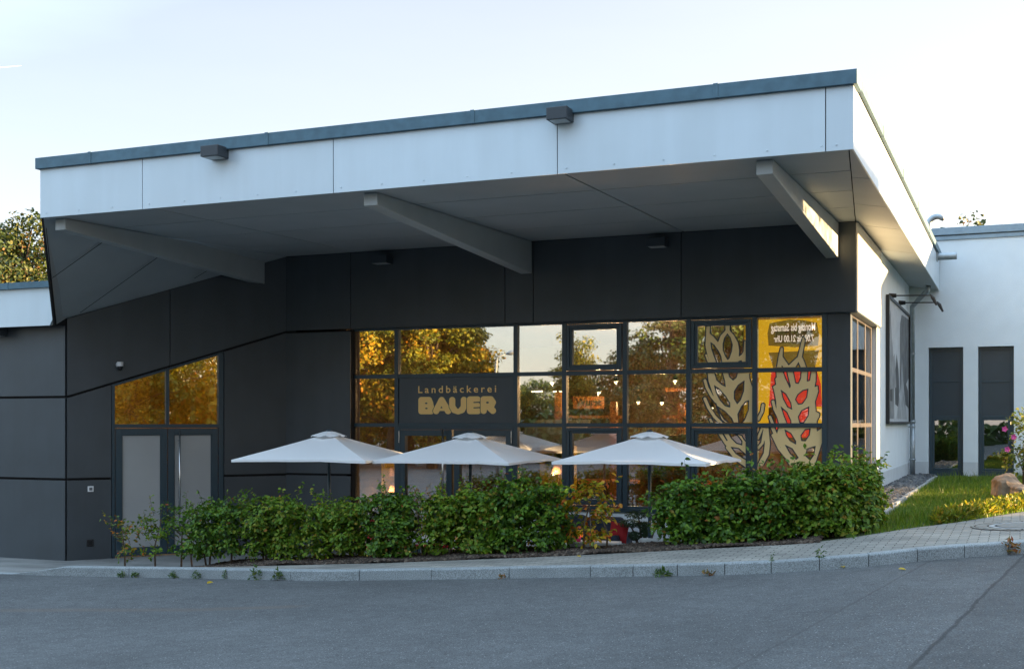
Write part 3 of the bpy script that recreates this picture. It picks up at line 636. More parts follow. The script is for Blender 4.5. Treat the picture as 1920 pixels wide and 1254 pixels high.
# ---------------- canopy
zso = lambda y: R(3.10+.12*min(1, max(0, (y-14.2)/5.8)))
mb = MB()       # roof body
pl = [(-13.5, 14.24), (-1.80, 14.24), (-1.80, 30.1), (-30, 30.1), (-30, 24), (-13.3, 24), (-13.05, 20)]
mb.prism([(-13.60, 14.24), (-1.80, 14.24), (-1.80, 30.12), (-13.05, 30.12), (-13.14, 20)], lambda p, k: (p[0], p[1], R(3.92) if k else R(3.27)))
bpart(mb, 'roof', M['gap'])
mb = MB()
xj = [-13.6, PX(290, 14.2), PX(1058, 14.2), -1.785]; yj = [14.2, 15.5, 17.0, 18.5, 20.0]; g_ = .014
def sof(x0, x1, y0, y1):
    # left limit follows the fold to the angled wall, right limit the fold to the side strip
    def xl(y, x): return x if x != xj[0] else -13.6+(y-14.2)/5.8*.5
    def xr(y, x): return x if x != xj[3] else -1.785-(y-14.2)/5.8*.63
    c = [(xl(y0, x0)+g_, y0+g_), (xr(y0, x1)-g_, y0+g_), (xr(y1, x1)-g_, y1-g_), (xl(y1, x0)+g_, y1-g_)]
    mb.prism(c, lambda p, k: (p[0], p[1], zso(p[1])+(.025 if k else 0)))
xr_w = PX(1275, 20)   # the second cross joint runs askew, as built
for i in range(3):
    for j in range(4): sof(xj[i], xj[i+1], yj[j], yj[j+1])
bpart(mb, 'soffit', M['soffit'])
mb = MB(); ys_ = [14.2, 16.0, 18.2, 20.4, 23.4, 26.6, 30.08]
for a, b_ in zip(ys_[:-1], ys_[1:]):
    xi = lambda y: -1.785-min(1, (y-14.2)/5.8)*.63
    zi = lambda y: zso(y)
    a2, b2 = a+g_, b_-g_
    for (ya, yb) in ([(a2, b2)] if not (a2 < 20 < b2) else [(a2, 20), (20, b2)]):
        if xi(ya) > -1.79: xa = -1.79
        mb.add([(xi(ya), ya, zi(ya)), (-1.745, ya, R(3.10)), (-1.745, yb, R(3.10)), (xi(yb), yb, zi(yb)), (xi(ya), ya, zi(ya)+.03), (-1.745, ya, R(3.13)), (-1.745, yb, R(3.13)), (xi(yb), yb, zi(yb)+.03)],
               [(0, 3, 2, 1), (4, 5, 6, 7), (0, 1, 5, 4), (1, 2, 6, 5), (2, 3, 7, 6), (3, 0, 4, 7)])
bpart(mb, 'side_soffit', M['soffit'])
FC = Fr((0, 14.18), (1, 0)); FCS = Fr((-1.757, 0), (0, 1))
mb = MB(); fj = [-13.63, PX(267, 14.15), PX(625, 14.15), PX(1045, 14.15), PX(1548, 14.15), -1.737]
for a, b_ in zip(fj[:-1], fj[1:]): FC.box(mb, a+(.006 if a != fj[0] else 0), b_-(.006 if b_ != fj[-1] else 0), R(3.093), R(3.83), 0, .03)
ffm = mb
mb = MB(); FC.box(mb, fj[0]+.02, fj[-1]-.03, R(3.12), R(3.83), -.05, -.004); FCS.box(mb, 14.2, 30.05, R(3.12), R(3.83), -.05, -.004); bpart(mb, 'fascia_backing', M['gap'])
sfasc = M['silver']
mb = MB(); sj = [14.182, 17.4, 20.6, 23.8, 27.0, 30.09]
for a, b_ in zip(sj[:-1], sj[1:]): FCS.box(mb, a+(.005 if a > 14.3 else 0), b_-.005, R(3.093), R(3.83), 0, .02)
bpart(mb, 'side_fascia', sfasc, bevel=.002)
# rivets
mb = ffm; zz = R(3.16)
for a, b_ in zip(fj[:-1], fj[1:]):
    for u in np.arange(a+.12, b_, .62): mb.lathe([(.012, 0), (.012, .004), (.004, .006)], (0, 0, 0), 6); k = 18; vs = mb.v[-k:]; mb.v[-k:] = [(u+v[0], 14.147-v[2], zz+v[1]) for v in vs]
bpart(mb, 'front_fascia', M['silver'])
# coping
mb = MB(); mb.box(-13.68, -1.69, 14.095, 14.5, R(3.82), R(3.985)); mb.box(-1.95, -1.69, 14.5, 30.1, R(3.85), R(3.985)); mb.box(-13.66, -13.3, 14.5, 14.8, R(3.84), R(3.97))
for px in (168, 500, 886, 1342): x = PX(px, 14.1); mb.box(x-.03, x+.03, 14.088, 14.51, R(3.818), R(3.992))
for y in (17, 20, 23, 26): mb.box(-1.95, -1.683, y-.02, y+.02, R(3.845), R(3.992))
bpart(mb, 'roof_coping', M['zinc'], bevel=.004)
# beams
BX = [(-13.54, -13.34), (-8.18, -7.97), (-2.88, -2.68)]
for x0, x1 in BX:
    mb = MB(); y0, y1 = 14.36, 19.965
    pr = [(y0, zso(y0)-.005), (y0, zso(y0)-.175), (y1, R(3.215)-.57), (y1, R(3.21))]
    mb.add([(x, y, z) for x in (x0, x1) for y, z in pr], [(0, 1, 2, 3), (7, 6, 5, 4), (0, 4, 5, 1), (1, 5, 6, 2), (2, 6, 7, 3), (3, 7, 4, 0)])
    bpart(mb, 'roof_beam', M['beam'], bevel=.01)
# folded soffit on the left
A = Vector((-13.6, 14.19, R(3.095))); B = Vector((-15.44, 16.4, R(1.71))); C = Vector((P1[0], P1[1]-.01, R(1.84))); D = Vector((P2[0], P2[1], R(3.215)))
nn = (D-A).cross(B-A).normalized()
if nn.z < 0: nn = -nn
mb = MB(); lowp = [A, B, C, D]; cen = sum(lowp, Vector())/4
mb.add([p for p in lowp]+[p+nn*.10+Vector((-.0, 0, 0)) for p in lowp], [(0, 1, 2, 3), (7, 6, 5, 4), (0, 4, 5, 1), (1, 5, 6, 2), (2, 6, 7, 3), (3, 7, 4, 0)])
bpart(mb, 'folded_soffit', M['soffit'])
def onplane(px, py):
    u = (px-960)/F_PX; v = (793-py)/F_PX; d = Vector((-sin(YAW), cos(YAW), 0))+Vector((cos(YAW), sin(YAW), 0))*u+Vector((0, 0, v)); o = Vector((0, 0, CZ)); return o+d*((A-o).dot(nn)/d.dot(nn))
mb = MB()
for p, q in (((195, 452), (98, 521)), ((299, 480), (150, 586)), ((389, 507), (364, 522))):
    a, b_ = onplane(*p)-nn*.003, onplane(*q)-nn*.003; t_ = (b_-a).normalized(); s_ = t_.cross(nn)*.009
    mb = MB(); mb.add([a-s_, a+s_, b_+s_, b_-s_], [(0, 1, 2, 3)]); bpart(mb, 'soffit_joint', M['gap'])
mb = MB(); mb.add([A+nn*.1, B+nn*.1, B+nn*.13+Vector((-.03, 0, 0)), A+Vector((-.06, -.0, .78)), A+Vector((-.02, 0, .7))], [(0, 1, 2, 3, 4)])
# dark edge trim along the free edge
ed = MB(); ed.tube([A+Vector((-.03, .02, .03)), B+Vector((-.03, 0, 0))], .035, 6); ed.box(-13.66, -13.60, 14.2, 15.0, R(3.4), R(3.83)); bpart(ed, 'edge_trim', M['gap'])
# low wing roof on the left
mb = MB(); zz0, zz1 = R(1.70), R(2.36)
xe0 = PX(93, 16.4); mb.prism([(-31, zz0), (xe0, zz0), (-15.50, zz0+.14), (PX(99, 16.4)-.07, zz1), (-31, zz1)], lambda p, k: (p[0], 16.40 if k else 16.46, p[1]))
bpart(mb, 'low_fascia', M['silver'])
mb = MB(); mb.box(-31, PX(96, 16.35), 16.33, 16.7, R(2.36), R(2.47)); x = PX(19, 16.4); mb.box(x-.02, x+.02, 16.325, 16.7, R(2.355), R(2.476)); bpart(mb, 'low_coping', M['zinc'])
mb = MB(); mb.prism([(-31, 16.47), (-15.65, 16.47), (-13.4, 20.2), (-13.4, 30), (-31, 30)], lambda p, k: (p[0], p[1], R(2.34) if k else R(1.72))); bpart(mb, 'low_roof', M['gap'])
mb = MB(); mb.box(-13.25, -13.0, 20.35, 30.1, -.1, R(3.3)); mb.box(-13.2, -2.5, 29.8, 30.1, -.1, R(3.3)); bpart(mb, 'rear_wall', M['inwall'])

# ---------------- lettering on the building
sg_t = thing('shop_sign', 'anthracite sign panel with gold lettering Landbäckerei BAUER above the glass door', 'sign', ((XD0+XD1)/2, G-.05, R(.42)))
def tpart(mb, name, m, parent, **k):
    l = parent.location; mb.v = [(v[0]-l.x, v[1]-l.y, v[2]-l.z) for v in mb.v]; return mb.build(name, m, parent, **k)
mb = MB(); FG.box(mb, XD0+w+.005, XD1-w-.005, R(0), R(.84), -.03, .03); tpart(mb, 'panel', M['dark'], sg_t)
S5 = 5.7
def on_glass(px, py, n): x = PX(px, G-n); return Vector((x, G-n, AZ(py, x, G-n)))
ux0, ux1 = PX(784.2, G-.035), PX(930.3, G-.035)
def zmid(py, px=857): return on_glass(px, py, .035).z
# the lines of the sign are level in the world: fit z by the middle of the panel
mb = MB(); FGt = Fr((0, G-.036), (1, 0)); put_text(mb, 'Landbäckerei', FGt, ux0, ux1, zmid(736.1), zmid(722.7), 0, 1.45, .012); tpart(mb, 'small_lettering', M['gold'], sg_t)
xsg = np.linspace(690, 1560, 260); ysg = np.linspace(800, 1020, 80); GX, GY = np.meshgrid(xsg, ysg)
def el(cx, cy, rx, ry): return (np.hypot((GX-cx)/rx, (GY-cy)/ry)-1)*min(rx, ry)
r = 33
B_ = np.minimum.reduce([sd_poly(GX, GY, [(742, 850), (825, 850), (838, 880), (852, 950), (845, 970), (742, 970)])-r, sd_line(GX, GY, [(742, 850), (742, 970), (848, 970), (856, 950), (826, 912)], r), sd_line(GX, GY, [(742, 850), (820, 850), (832, 878)], r)])
B_ = np.maximum(B_, -el(795, 885, 14, 8)); B_ = np.maximum(B_, -el(797, 940, 14, 8))
A_ = sd_line(GX, GY, [(903, 968), (963, 852), (1032, 968)], 34); A_ = np.minimum(A_, sd_poly(GX, GY, [(925, 968), (963, 870), (1010, 968)])); A_ = np.maximum(A_, -sd_poly(GX, GY, [(960, 916), (948, 938), (974, 938)])); A_ = np.maximum(A_, -sd_poly(GX, GY, [(925, 1010), (940, 983), (990, 983), (1003, 1010)]))
U_ = sd_line(GX, GY, [(1077, 852), (1077, 920), (1098, 958), (1140, 972), (1182, 958), (1201, 920), (1201, 852)], 33); U_ = np.minimum(U_, sd_poly(GX, GY, [(1080, 900), (1120, 930), (1140, 945), (1160, 930), (1200, 900), (1180, 960), (1100, 960)])-3); U_ = np.maximum(U_, -sd_line(GX, GY, [(1139, 800), (1139, 928)], 16))
E_ = np.minimum.reduce([sd_line(GX, GY, [(1345, 848), (1266, 848), (1266, 970), (1350, 970)], 33), sd_line(GX, GY, [(1266, 910), (1340, 910)], 33), sd_poly(GX, GY, [(1266, 848), (1345, 848), (1330, 910), (1350, 970), (1266, 970)])-3])
for y_ in (880, 936): E_ = np.maximum(E_, -sd_line(GX, GY, [(1308, y_), (1362, y_-2)], 6))
R_ = np.minimum.reduce([sd_line(GX, GY, [(1410, 968), (1410, 848), (1485, 848), (1506, 880), (1490, 915)], 33), sd_line(GX, GY, [(1440, 905), (1506, 967)], 34), sd_poly(GX, GY, [(1410, 850), (1500, 850), (1505, 900), (1480, 930), (1440, 940), (1410, 930)])]); R_ = np.maximum(R_, -el(1450, 882, 14, 10)); R_ = np.maximum(R_, -sd_line(GX, GY, [(1452, 1010), (1448, 968)], 6))
Ls = [B_, A_, U_, E_, R_]
mb = MB()
for i, Lt in enumerate(Ls):
    D_ = Lt.copy()
    if i < 4: D_ = np.maximum(D_, -(Ls[i+1]-6))
    if i > 0: D_ = np.maximum(D_, -(Ls[i-1] < 0)*1e-3-np.abs(D_)*0+D_*0+D_) if False else D_
    x0w, x1w = PX(784.2, G-.036), PX(930.2, G-.036); z0w, z1w = zmid(776.3), zmid(743.0)
    field_mesh(mb, xsg, ysg, D_, lambda x, y: (x0w+(x1w-x0w)*(x-708)/832, G-.036, z1w-(z1w-z0w)*(y-815)/188))
tpart(mb, 'big_lettering', M['gold'], sg_t)

# ---------------- wheat ears of gold foil on the glass
def ear_field(win, polys, holes, lines, step=4.2):
    x0, x1, y0, y1 = win; xs_ = np.arange(x0, x1+.1, (x1-x0)/round((x1-x0)/step)); ys_ = np.arange(y0, y1+.1, (y1-y0)/round((y1-y0)/step)); X_, Y_ = np.meshgrid(xs_, ys_)
    d = np.full(X_.shape, 1e9)
    for p in polys: d = np.minimum(d, sd_poly(X_, Y_, p)-2)
    for p, r_ in lines: d = np.minimum(d, sd_line(X_, Y_, p, r_))
    for h in holes:
        hp = h if len(h) > 2 else h
        hh = sd_poly(X_, Y_, hp)-1; d = np.maximum(d, -hh)
    return xs_, ys_, d
def ear(win, polys, holes, lines, n):
    xs_, ys_, d = ear_field(win, polys, holes, lines)
    fn = lambda nn_: (lambda x, y: on_glass(1280+x/4.179, 580+y/4.179, nn_))
    a = MB(); field_mesh(a, xs_, ys_, d, fn(n+.002)); subpart(a, 'wheat_ear_foil', M['ear'], glz)
    b_ = MB(); field_mesh(b_, xs_, ys_, np.maximum(d-9, -(d+1.5)), fn(n+.001)); subpart(b_, 'foil_outline', M['navy'], glz)
ear((112, 502, 116, 414), [[(190, 100), (212, 100), (210, 190), (240, 215), (278, 262), (300, 205), (338, 165), (336, 100), (368, 100), (366, 165), (400, 205), (430, 260), (440, 320), (437, 375), (465, 355), (480, 330), (485, 250), (496, 250), (499, 340), (500, 430), (190, 430), (212, 405), (192, 340), (180, 280), (186, 200)]],
    [[(218, 255), (250, 280), (285, 330), (303, 370), (312, 430), (270, 430), (245, 370), (225, 310)], [(350, 188), (375, 220), (392, 275), (385, 330), (365, 385), (352, 395), (335, 370), (315, 320), (314, 270), (325, 225)], [(425, 420), (440, 405), (462, 398), (466, 420)]],
    [([(184, 358), (200, 405), (215, 425)], 7)], .006)
ear((70, 554, 498, 884), [[(195, 480), (240, 480), (262, 555), (300, 590), (340, 612), (335, 560), (312, 480), (350, 480), (362, 530), (395, 560), (425, 535), (440, 480), (518, 480), (520, 540), (535, 590), (553, 625), (556, 640), (556, 900), (360, 900), (310, 860), (285, 800), (262, 720), (235, 650), (205, 560)]],
    [[(245, 592), (290, 622), (340, 680), (372, 735), (372, 768), (330, 755), (290, 710), (262, 655)], [(485, 555), (480, 640), (455, 710), (427, 742), (402, 700), (402, 640), (432, 592)], [(520, 710), (518, 790), (490, 860), (462, 900), (438, 900), (430, 820), (458, 760), (490, 722)], [(270, 755), (330, 793), (385, 850), (408, 900), (375, 900), (325, 865), (285, 805)]],
    [([(174, 556), (190, 610), (228, 680), (262, 722)], 11), ([(174, 700), (205, 770), (250, 840), (300, 890)], 12), ([(216, 862), (235, 895)], 9)], .006)
ear((120, 510, 970, 1238), [[(270, 955), (345, 955), (500, 1005), (495, 955), (515, 955), (515, 1240), (440, 1180), (380, 1110), (330, 1050)]],
    [[(345, 950), (430, 980), (468, 1030), (466, 1064), (420, 1050), (380, 1010)], [(375, 1075), (440, 1085), (498, 1135), (520, 1175), (515, 1190), (470, 1165), (415, 1130)], [(305, 965), (318, 965), (352, 1025), (345, 1030)], [(440, 950), (494, 950), (500, 1010), (512, 1045), (515, 1060), (475, 1015)]], [([(350, 1080), (420, 1170), (510, 1232)], 12)], .006)
ear((588, 1098, 44, 452), [[(738, 470), (755, 370), (770, 302), (784, 302), (780, 370), (830, 442), (872, 402), (905, 372), (925, 290), (944, 218), (955, 240), (945, 300), (932, 372), (950, 410), (970, 470), (935, 470), (908, 405), (870, 470), (803, 470), (776, 430), (768, 470)]], [], [], .006)
ear((588, 1098, 487, 892), [[(735, 470), (775, 470), (800, 540), (840, 625), (850, 600), (835, 545), (818, 470), (858, 470), (880, 580), (910, 585), (930, 540), (935, 470), (975, 470), (970, 570), (1000, 560), (1015, 470), (1042, 470), (1040, 560), (1030, 612), (1055, 602), (1060, 640), (1035, 720), (1040, 800), (1070, 815), (1068, 835), (1050, 870), (1045, 905), (760, 905), (745, 850), (738, 780), (735, 720), (722, 650), (710, 605), (735, 590), (728, 545), (740, 530)]],
    [[(768, 628), (810, 660), (850, 730), (858, 785), (820, 765), (785, 700)], [(985, 620), (975, 690), (940, 740), (905, 745), (880, 705), (900, 665), (940, 632)], [(768, 758), (820, 805), (850, 870), (852, 905), (820, 905), (790, 830)], [(992, 758), (988, 830), (950, 890), (915, 890), (903, 840), (930, 790)]],
    [([(708, 722), (722, 780), (762, 862)], 11), ([(684, 842), (705, 895)], 10), ([(630, 748), (622, 800), (592, 860)], 11)], .006)
ear((588, 1098, 922, 1225), [[(760, 905), (1045, 905), (1050, 960), (1098, 925), (1100, 960), (1090, 1040), (1045, 1180), (1020, 1240), (850, 1240), (820, 1180), (775, 1085), (735, 1000)]],
    [[(798, 938), (850, 968), (888, 1030), (888, 1057), (840, 1030), (810, 985)], [(1002, 930), (995, 985), (962, 1032), (930, 1030), (923, 985), (958, 938)], [(800, 1058), (860, 1088), (908, 1160), (890, 1177), (840, 1130)], [(1042, 1068), (1030, 1140), (1000, 1182), (958, 1145), (975, 1088)]],
    [([(700, 915), (740, 1010), (790, 1090), (840, 1180)], 13), ([(708, 985), (755, 1085), (812, 1155)], 11), ([(650, 905), (664, 1050), (655, 1130), (610, 1215)], 20), ([(592, 1085), (625, 1045), (648, 905)], 10), ([(590, 1010), (628, 915)], 9)], .006)

# ---------------- right wing
wing = thing('side_wing', 'white plastered wing with two tall anthracite windows on the right', 'building', (4, 30.1, 1.1))
def wpart(mb, name, m, parent=wing, **k):
    mb.v = [(v[0]-4, v[1]-30.1, v[2]-1.1) for v in mb.v]; return mb.build(name, m, parent, **k)
YW = 30.1; FW = Fr((0, YW), (1, 0)); wx = [(PX(1741, YW), PX(1806, YW)), (PX(1834, YW), PX(1901, YW))]; zw0, zw1 = 1.17, AZ(650, PX(1820, YW), YW)
mb = MB(); xx = [WC-.3]+[v for p in wx for v in p]+[15.7]
for a, b_ in ((xx[0], xx[1]), (xx[2], xx[3]), (xx[4], xx[5])): FW.box(mb, a, b_, .9, zw1, -.35, 0)
FW.box(mb, xx[0], xx[5], zw1, R(4.30), -.35, 0); mb.box(15.4, 15.7, 30.46, 42, .9, R(4.3)); wpart(mb, 'wall', M['plaster'])
mb = MB()
for a, b_ in ((WC+.01, xx[1]-.0), (xx[2]+.0, xx[3]), (xx[4], 15.7)): FW.box(mb, a, b_, .9, AZ(866, PX(1820, YW), YW), -.01, .006)
wpart(mb, 'plinth', M['plinth'])
mb = MB(); mb.box(-13, 15.7, 30.44, 42, R(4.2), R(4.4)); wpart(mb, 'roof', M['gap'])
mb = MB(); mb.box(WC-.3, 15.8, YW-.06, YW+.4, R(4.385), R(4.555)); mb.box(WC-.3, 15.8, YW-.03, YW+.3, R(4.27), R(4.355)); mb.box(WC-.3, 15.75, YW+.02, YW+.3, R(4.355), R(4.385)); wpart(mb, 'coping', mat('pale_zinc', (.27, .36, .43), .4, metal=.5, noise=.1, nscale=6), bevel=.005)
for a, b_ in wx:
    zc = lambda py: AZ(py, (a+b_)/2, YW)
    f = MB(); FW.ring(f, a+.012, b_-.012, zw0, zw1-.012, .06, -.2, -.13, .14); FW.box(f, a+.07, b_-.07, zc(783), zc(779), -.2, -.13); FW.box(f, a+.07, b_-.07, zc(716), zc(714), -.2, -.135)
    FW.ring(f, a+.075, b_-.075, zw0+.145, zc(783)-.005, .05, -.19, -.125)
    win = wpart(f, 'window', M['frame'], bevel=.004)
    p = MB(); FW.box(p, a+.072, b_-.072, zc(779), zc(716), -.19, -.15); FW.box(p, a+.072, b_-.072, zc(714), zw1-.07, -.19, -.15); wpart(p, 'blind_panel', mat('window_panel', (.03, .048, .062), .4, noise=.08, nscale=3), win)
    p = MB(); FW.box(p, a+.125, b_-.125, zw0+.19, zc(783)-.055, -.165, -.16); wpart(p, 'pane', M['glass2'], win)
    p = MB(); FW.box(p, a+.005, b_-.005, zw0-.03, zw0, -.2, .02); wpart(p, 'sill', M['frame'], win)
mb = MB(); mb.box(-2.6, 15.7, 33, 33.1, 0, R(4.2)); mb.box(-2.6, 15.4, 30.5, 33, 1.0, 1.12); wpart(mb, 'inner_wall', mat('green_room_wall', (.08, .10, .04), .8))

# ================================================================ FIXTURES
def local(mb, t): 
    l = t.location; mb.v = [(v[0]-l.x, v[1]-l.y, v[2]-l.z) for v in mb.v]; return mb
def wall_lamp(x, y, z, label, w=.34, d=.26, h=.15):
    t = thing('wall_lamp', label, 'wall lamp', (x, y, z), 0, 'box shaped wall lamps')
    MB().box(-w/2, w/2, -d, -.0, 0, h).build('housing', lampm, t, bevel=.006)
    MB().box(-w/2+.03, w/2-.03, -d+.03, -.03, -.004, .006).build('diffuser', M['lampglass'], t)
    return t
lampm = mat('lamp_housing', (.035, .045, .055), .5)
def lamp_at(px0, px1, py_bot, y, label): 
    xc = (PX(px0, y)+PX(px1, y))/2; return wall_lamp(xc, y, AZ(py_bot, xc, y), label, PX(px1, y)-PX(px0, y))
lamp_at(397, 429, 299.5, 14.15, 'box lamp on the silver fascia in the left half of the canopy')
lamp_at(1038, 1076, 232, 14.15, 'box lamp on the silver fascia over the panel joint right of centre')
lamp_at(707, 737, 496, 19.965, 'box lamp on the dark band under the canopy, left of the middle beam')
lamp_at(1219, 1254, 465, 19.965, 'box lamp on the dark band under the canopy, between middle and right beam')
lamp_at(-12, 14, 631, 16.665, 'box lamp under the low white fascia at the far left wall')
# camera on the angled wall
cp = F2(W2u(222), 0); cz = AZ(684, cp.x, cp.y)
t = thing('security_camera', 'small white dome camera on the dark wall above the left doors', 'camera', (cp.x, cp.y, cz)); nv = F2.n
c0 = MB(); c0.tube([nv*.03, nv*.13], [.055, .045], 14); c0.tube([nv*.13+Vector((0, 0, .05)), nv*.13+Vector((0, 0, -.03))], .055, 14); c0.build('housing', M['white'], t, smooth=False, bevel=.004)
c1 = MB(); c1.lathe([(.05, 0), (.048, -.03), (.035, -.06), (.012, -.075)], tuple(nv*.13+Vector((0, 0, -.03))), 16); c1.build('dome', M['black'], t, smooth=True)
def wallbox(name, px, py, s, label, cat, m1, m2=None):
    p = F2(W2u(px), 0); z = AZ(py, p.x, p.y); t = thing(name, label, cat, (p.x, p.y, z)); f = Fr((0, 0), (F2.d.x, F2.d.y))
    b_ = MB(); f.box(b_, -s/2, s/2, -s/2, s/2, .03, .05); b_.build('plate', m1, t, bevel=.004)
    b_ = MB(); f.box(b_, -s*.26, s*.26, -s*.26, s*.26, .05, .056); b_.build('button' if m1 is M['white'] else 'cover', m2, t)
wallbox('bell_plate', 169, 916, .10, 'small square white bell plate on the dark wall left of the doors', 'door bell', M['white'], mat('grey_button', (.12, .13, .14), .5))
wallbox('wall_socket', 168, 1017, .12, 'small black outdoor socket low on the dark wall left of the doors', 'socket', M['black'], M['gap'])
# framed black and white picture on the side wall
YP0, YP1 = 24.6, 29.5; zp0, zp1 = R(-.02), R(2.50)
t = thing('wall_picture', 'large framed black and white photograph of a village on the white side wall', 'picture', (WC, (YP0+YP1)/2, (zp0+zp1)/2)); fp = Fr((0, -(YP1-YP0)/2), (0, 1)); HP = zp1-zp0; LP = YP1-YP0
b_ = MB(); fp.ring(b_, 0, LP, -HP/2, HP/2, .05, .01, .075); fp.box(b_, .03, LP-.03, -HP/2+.03, HP/2-.03, .01, .03); b_.build('frame', M['black'], t)
def gm(v, n_=.25): return mat('print_grey', (v*.95, v, v*1.03), .7, noise=n_, nscale=3.5, detail=9)
b_ = MB(); fp.box(b_, .05, LP-.05, -HP/2+.05, HP/2-.05, .03, .036); prn = b_.build('print', gm(.50, .12), t)
for v, pts in ((.26, [(.06, -.6), (.06, .3), (.35, .75), (.6, 1.0), (.85, .5), (1.2, .1), (1.5, .2), (1.8, -.5)]), (.14, [(2.6, -.6), (2.7, .9), (3.1, 1.12), (4.84, 1.15), (4.84, -.2), (3.6, -.5)]), (.08, [(1.5, -.4), (1.9, .2), (2.3, -.1), (2.5, -.55), (2.3, -.9), (1.6, -.85)]), (.36, [(1.9, -1.15), (2.9, -.4), (3.1, .2), (3.4, -.3), (4.4, -1.15)]), (.20, [(.3, -.75), (.9, -.3), (1.4, -.45), (1.3, -1.15), (.3, -1.15)]), (.05, [(.5, -.5), (.75, -.2), (1.0, -.5), (1.0, -.8), (.5, -.8)]), (.1, [(3.3, -.55), (3.9, -.3), (4.7, -.5), (4.8, -.9), (3.8, -.8)])):
    b_ = MB(); random.random(); fp.poly(b_, pts, .036, .0375+.0012*random.random()); b_.build('print_shape', gm(v, .35), prn)
for i, (yb_, lab) in enumerate(((25.3, 'nearer thin-armed black spotlight above the framed picture'), (27.4, 'farther thin-armed black spotlight above the framed picture'))):
    t = thing('picture_lamp', lab, 'spotlight', (WC, yb_, R(2.54+.05*i)), 0, 'spotlights above the picture')
    b_ = MB(); b_.tube([(0, 0, 0), (.14, 0, 0)], [.055, .04], 10); b_.tube([(.14, 0, 0), (.80, 0, -.02)], .013, 8); b_.build('arm', M['black'], t)
    b_ = MB(); b_.tube([(.78, 0, 0), (.83, 0, -.07), (.90, 0, -.22)], [.012, .038, .02], 10); b_.build('lamp_head', M['black'], t)
# downpipe
t = thing('downpipe', 'grey metal rainwater pipe bending down from the soffit in the inner corner', 'downpipe', (WC+.1, 29.7, 1.1))
b_ = MB(); xo, yo = WC+.10, 29.75
pts = [(-1.93, 29.2, R(3.12)), (-1.95, 29.25, R(3.02)), (-2.15, 29.5, R(2.86)), (xo-.0, yo-.1, R(2.70)), (xo, yo, R(2.55)), (xo, yo, R(-.2)), (xo, yo, 1.05)]
b_.tube(pts[:5]+[(xo, yo, R(.05))], .055, 12); b_.tube([(xo, yo, R(.07)), (xo, yo, R(.0))], .066, 12); b_.tube([(xo, yo, R(.0)), (xo, yo, 1.08)], .06, 12); b_.tube([(xo, yo, R(-.83)), (xo, yo, R(-.87))], .075, 12)
local(b_, t); b_.build('pipe', M['galv'], t, smooth=True)
for z in (R(1.6), R(-.1)): b_ = MB(); b_.tube([(xo, yo, z), (xo, yo, z+.03)], .068, 12); b_.box(WC, xo, yo-.012, yo+.012, z, z+.025); local(b_, t); b_.build('bracket', M['galv'], t)
# overflow spout
t = thing('overflow_spout', 'short grey round spout sticking out of the canopy side near the white wing', 'spout', (-1.73, 29.0, R(3.75)))
b_ = MB(); b_.tube([(-.1, 0, .0), (.42, 0, 0)], .08, 16, caps=False); b_.tube([(.42, 0, 0), (-.1, 0, .0)], .07, 16, caps=False); b_.build('pipe', M['galv'], t, smooth=True)
MB().box(-.01, .02, -.12, .12, -.1, .26).build('plate', M['galv'], t)
# vent pipe hook on the wing roof
t = thing('vent_pipe', 'curved silver vent pipe on the wing roof behind the canopy', 'vent pipe', (PX(1743, 31.5), 31.5, R(4.35)))
pts = [(0, 0, 0), (-.02, 0, .35), (-.02, 0, .50)]+[(.17-.19*cos(a), 0, .52+.19*sin(a)) for a in np.linspace(.2, 2.6, 9)]
b_ = MB(); b_.tube(pts, [.07]*(len(pts)-1)+[.045], 12); b_.build('pipe', M['galv'], t, smooth=True); b_ = MB(); b_.lathe([(.16, 0), (.09, .1), (.075, .12)], n=14); b_.build('flashing', M['galv'], t)
# small rods along the roof edge
for i, (px, py) in enumerate(((1633, 197), (1681, 293), (1711, 358), (1733, 410))):
    yy = -1.8/tan(atan((px-960)/F_PX)-YAW)
    b_ = MB(); b_.tube([(0, 0, 0), (0, 0, .14), (-.03, .05, .26)], .014, 6); b_.lathe([(.05, 0), (.05, .02), (.02, .03)], n=8)
    o = b_.build('lightning_rod', M['galv'], None, loc=(-1.82, yy, R(3.985)))
    tag(o, ['nearest', 'second nearest', 'third nearest', 'farthest'][i]+' short lightning rod on the right roof edge', 'lightning rod', 'lightning rods on the roof edge')

# ================================================================ INTERIOR
room = thing('cafe_room', 'warm brown interior of the bakery cafe seen through the glass', 'room', (-7, 24, 0))
def rp(mb, name, m, parent=room, **k): mb.v = [(v[0]+7, v[1]-24, v[2]) for v in mb.v]; return mb.build(name, m, parent, **k)
b_ = MB(); b_.box(-12.2, -2.45, 20.22, 29.7, -.05, .0); rp(b_, 'floor', M['infloor'])
b_ = MB(); b_.box(-12.9, -2.75, 27.0, 27.1, 0, 4.6); b_.box(-12.0, -11.9, 20.22, 27, 0, 4.6); b_.box(-2.75, -2.65, 23.6, 27, 0, 4.6); rp(b_, 'back_wall', M['inwall'])
b_ = MB(); b_.box(-24, -13.25, 22.6, 22.7, -.1, R(1.7)); b_.box(-18.6, -18.5, 17.0, 22.6, -.1, R(1.7)); rp(b_, 'lobby_wall', mat('lobby_wall', (.50, .30, .04), .8, noise=.15, nscale=1))
b_ = MB(); b_.box(-18.5, -13.3, 17.0, 22.6, -.15, -.01); rp(b_, 'lobby_floor', M['infloor'])
t = thing('lobby_fill_lamp', 'unseen round lamp added in the lobby to brighten the left door panes', 'ceiling lamp', (-14.0, 21.7, R(1.5))); b_ = MB(); b_.lathe([(.2, 0), (.2, .1), (.1, .14)], n=18); b_.build('housing', M['white'], t); b_ = MB(); b_.lathe([(.17, -.01), (.17, .0)], n=18); b_.build('diffuser', M['tube'], t)
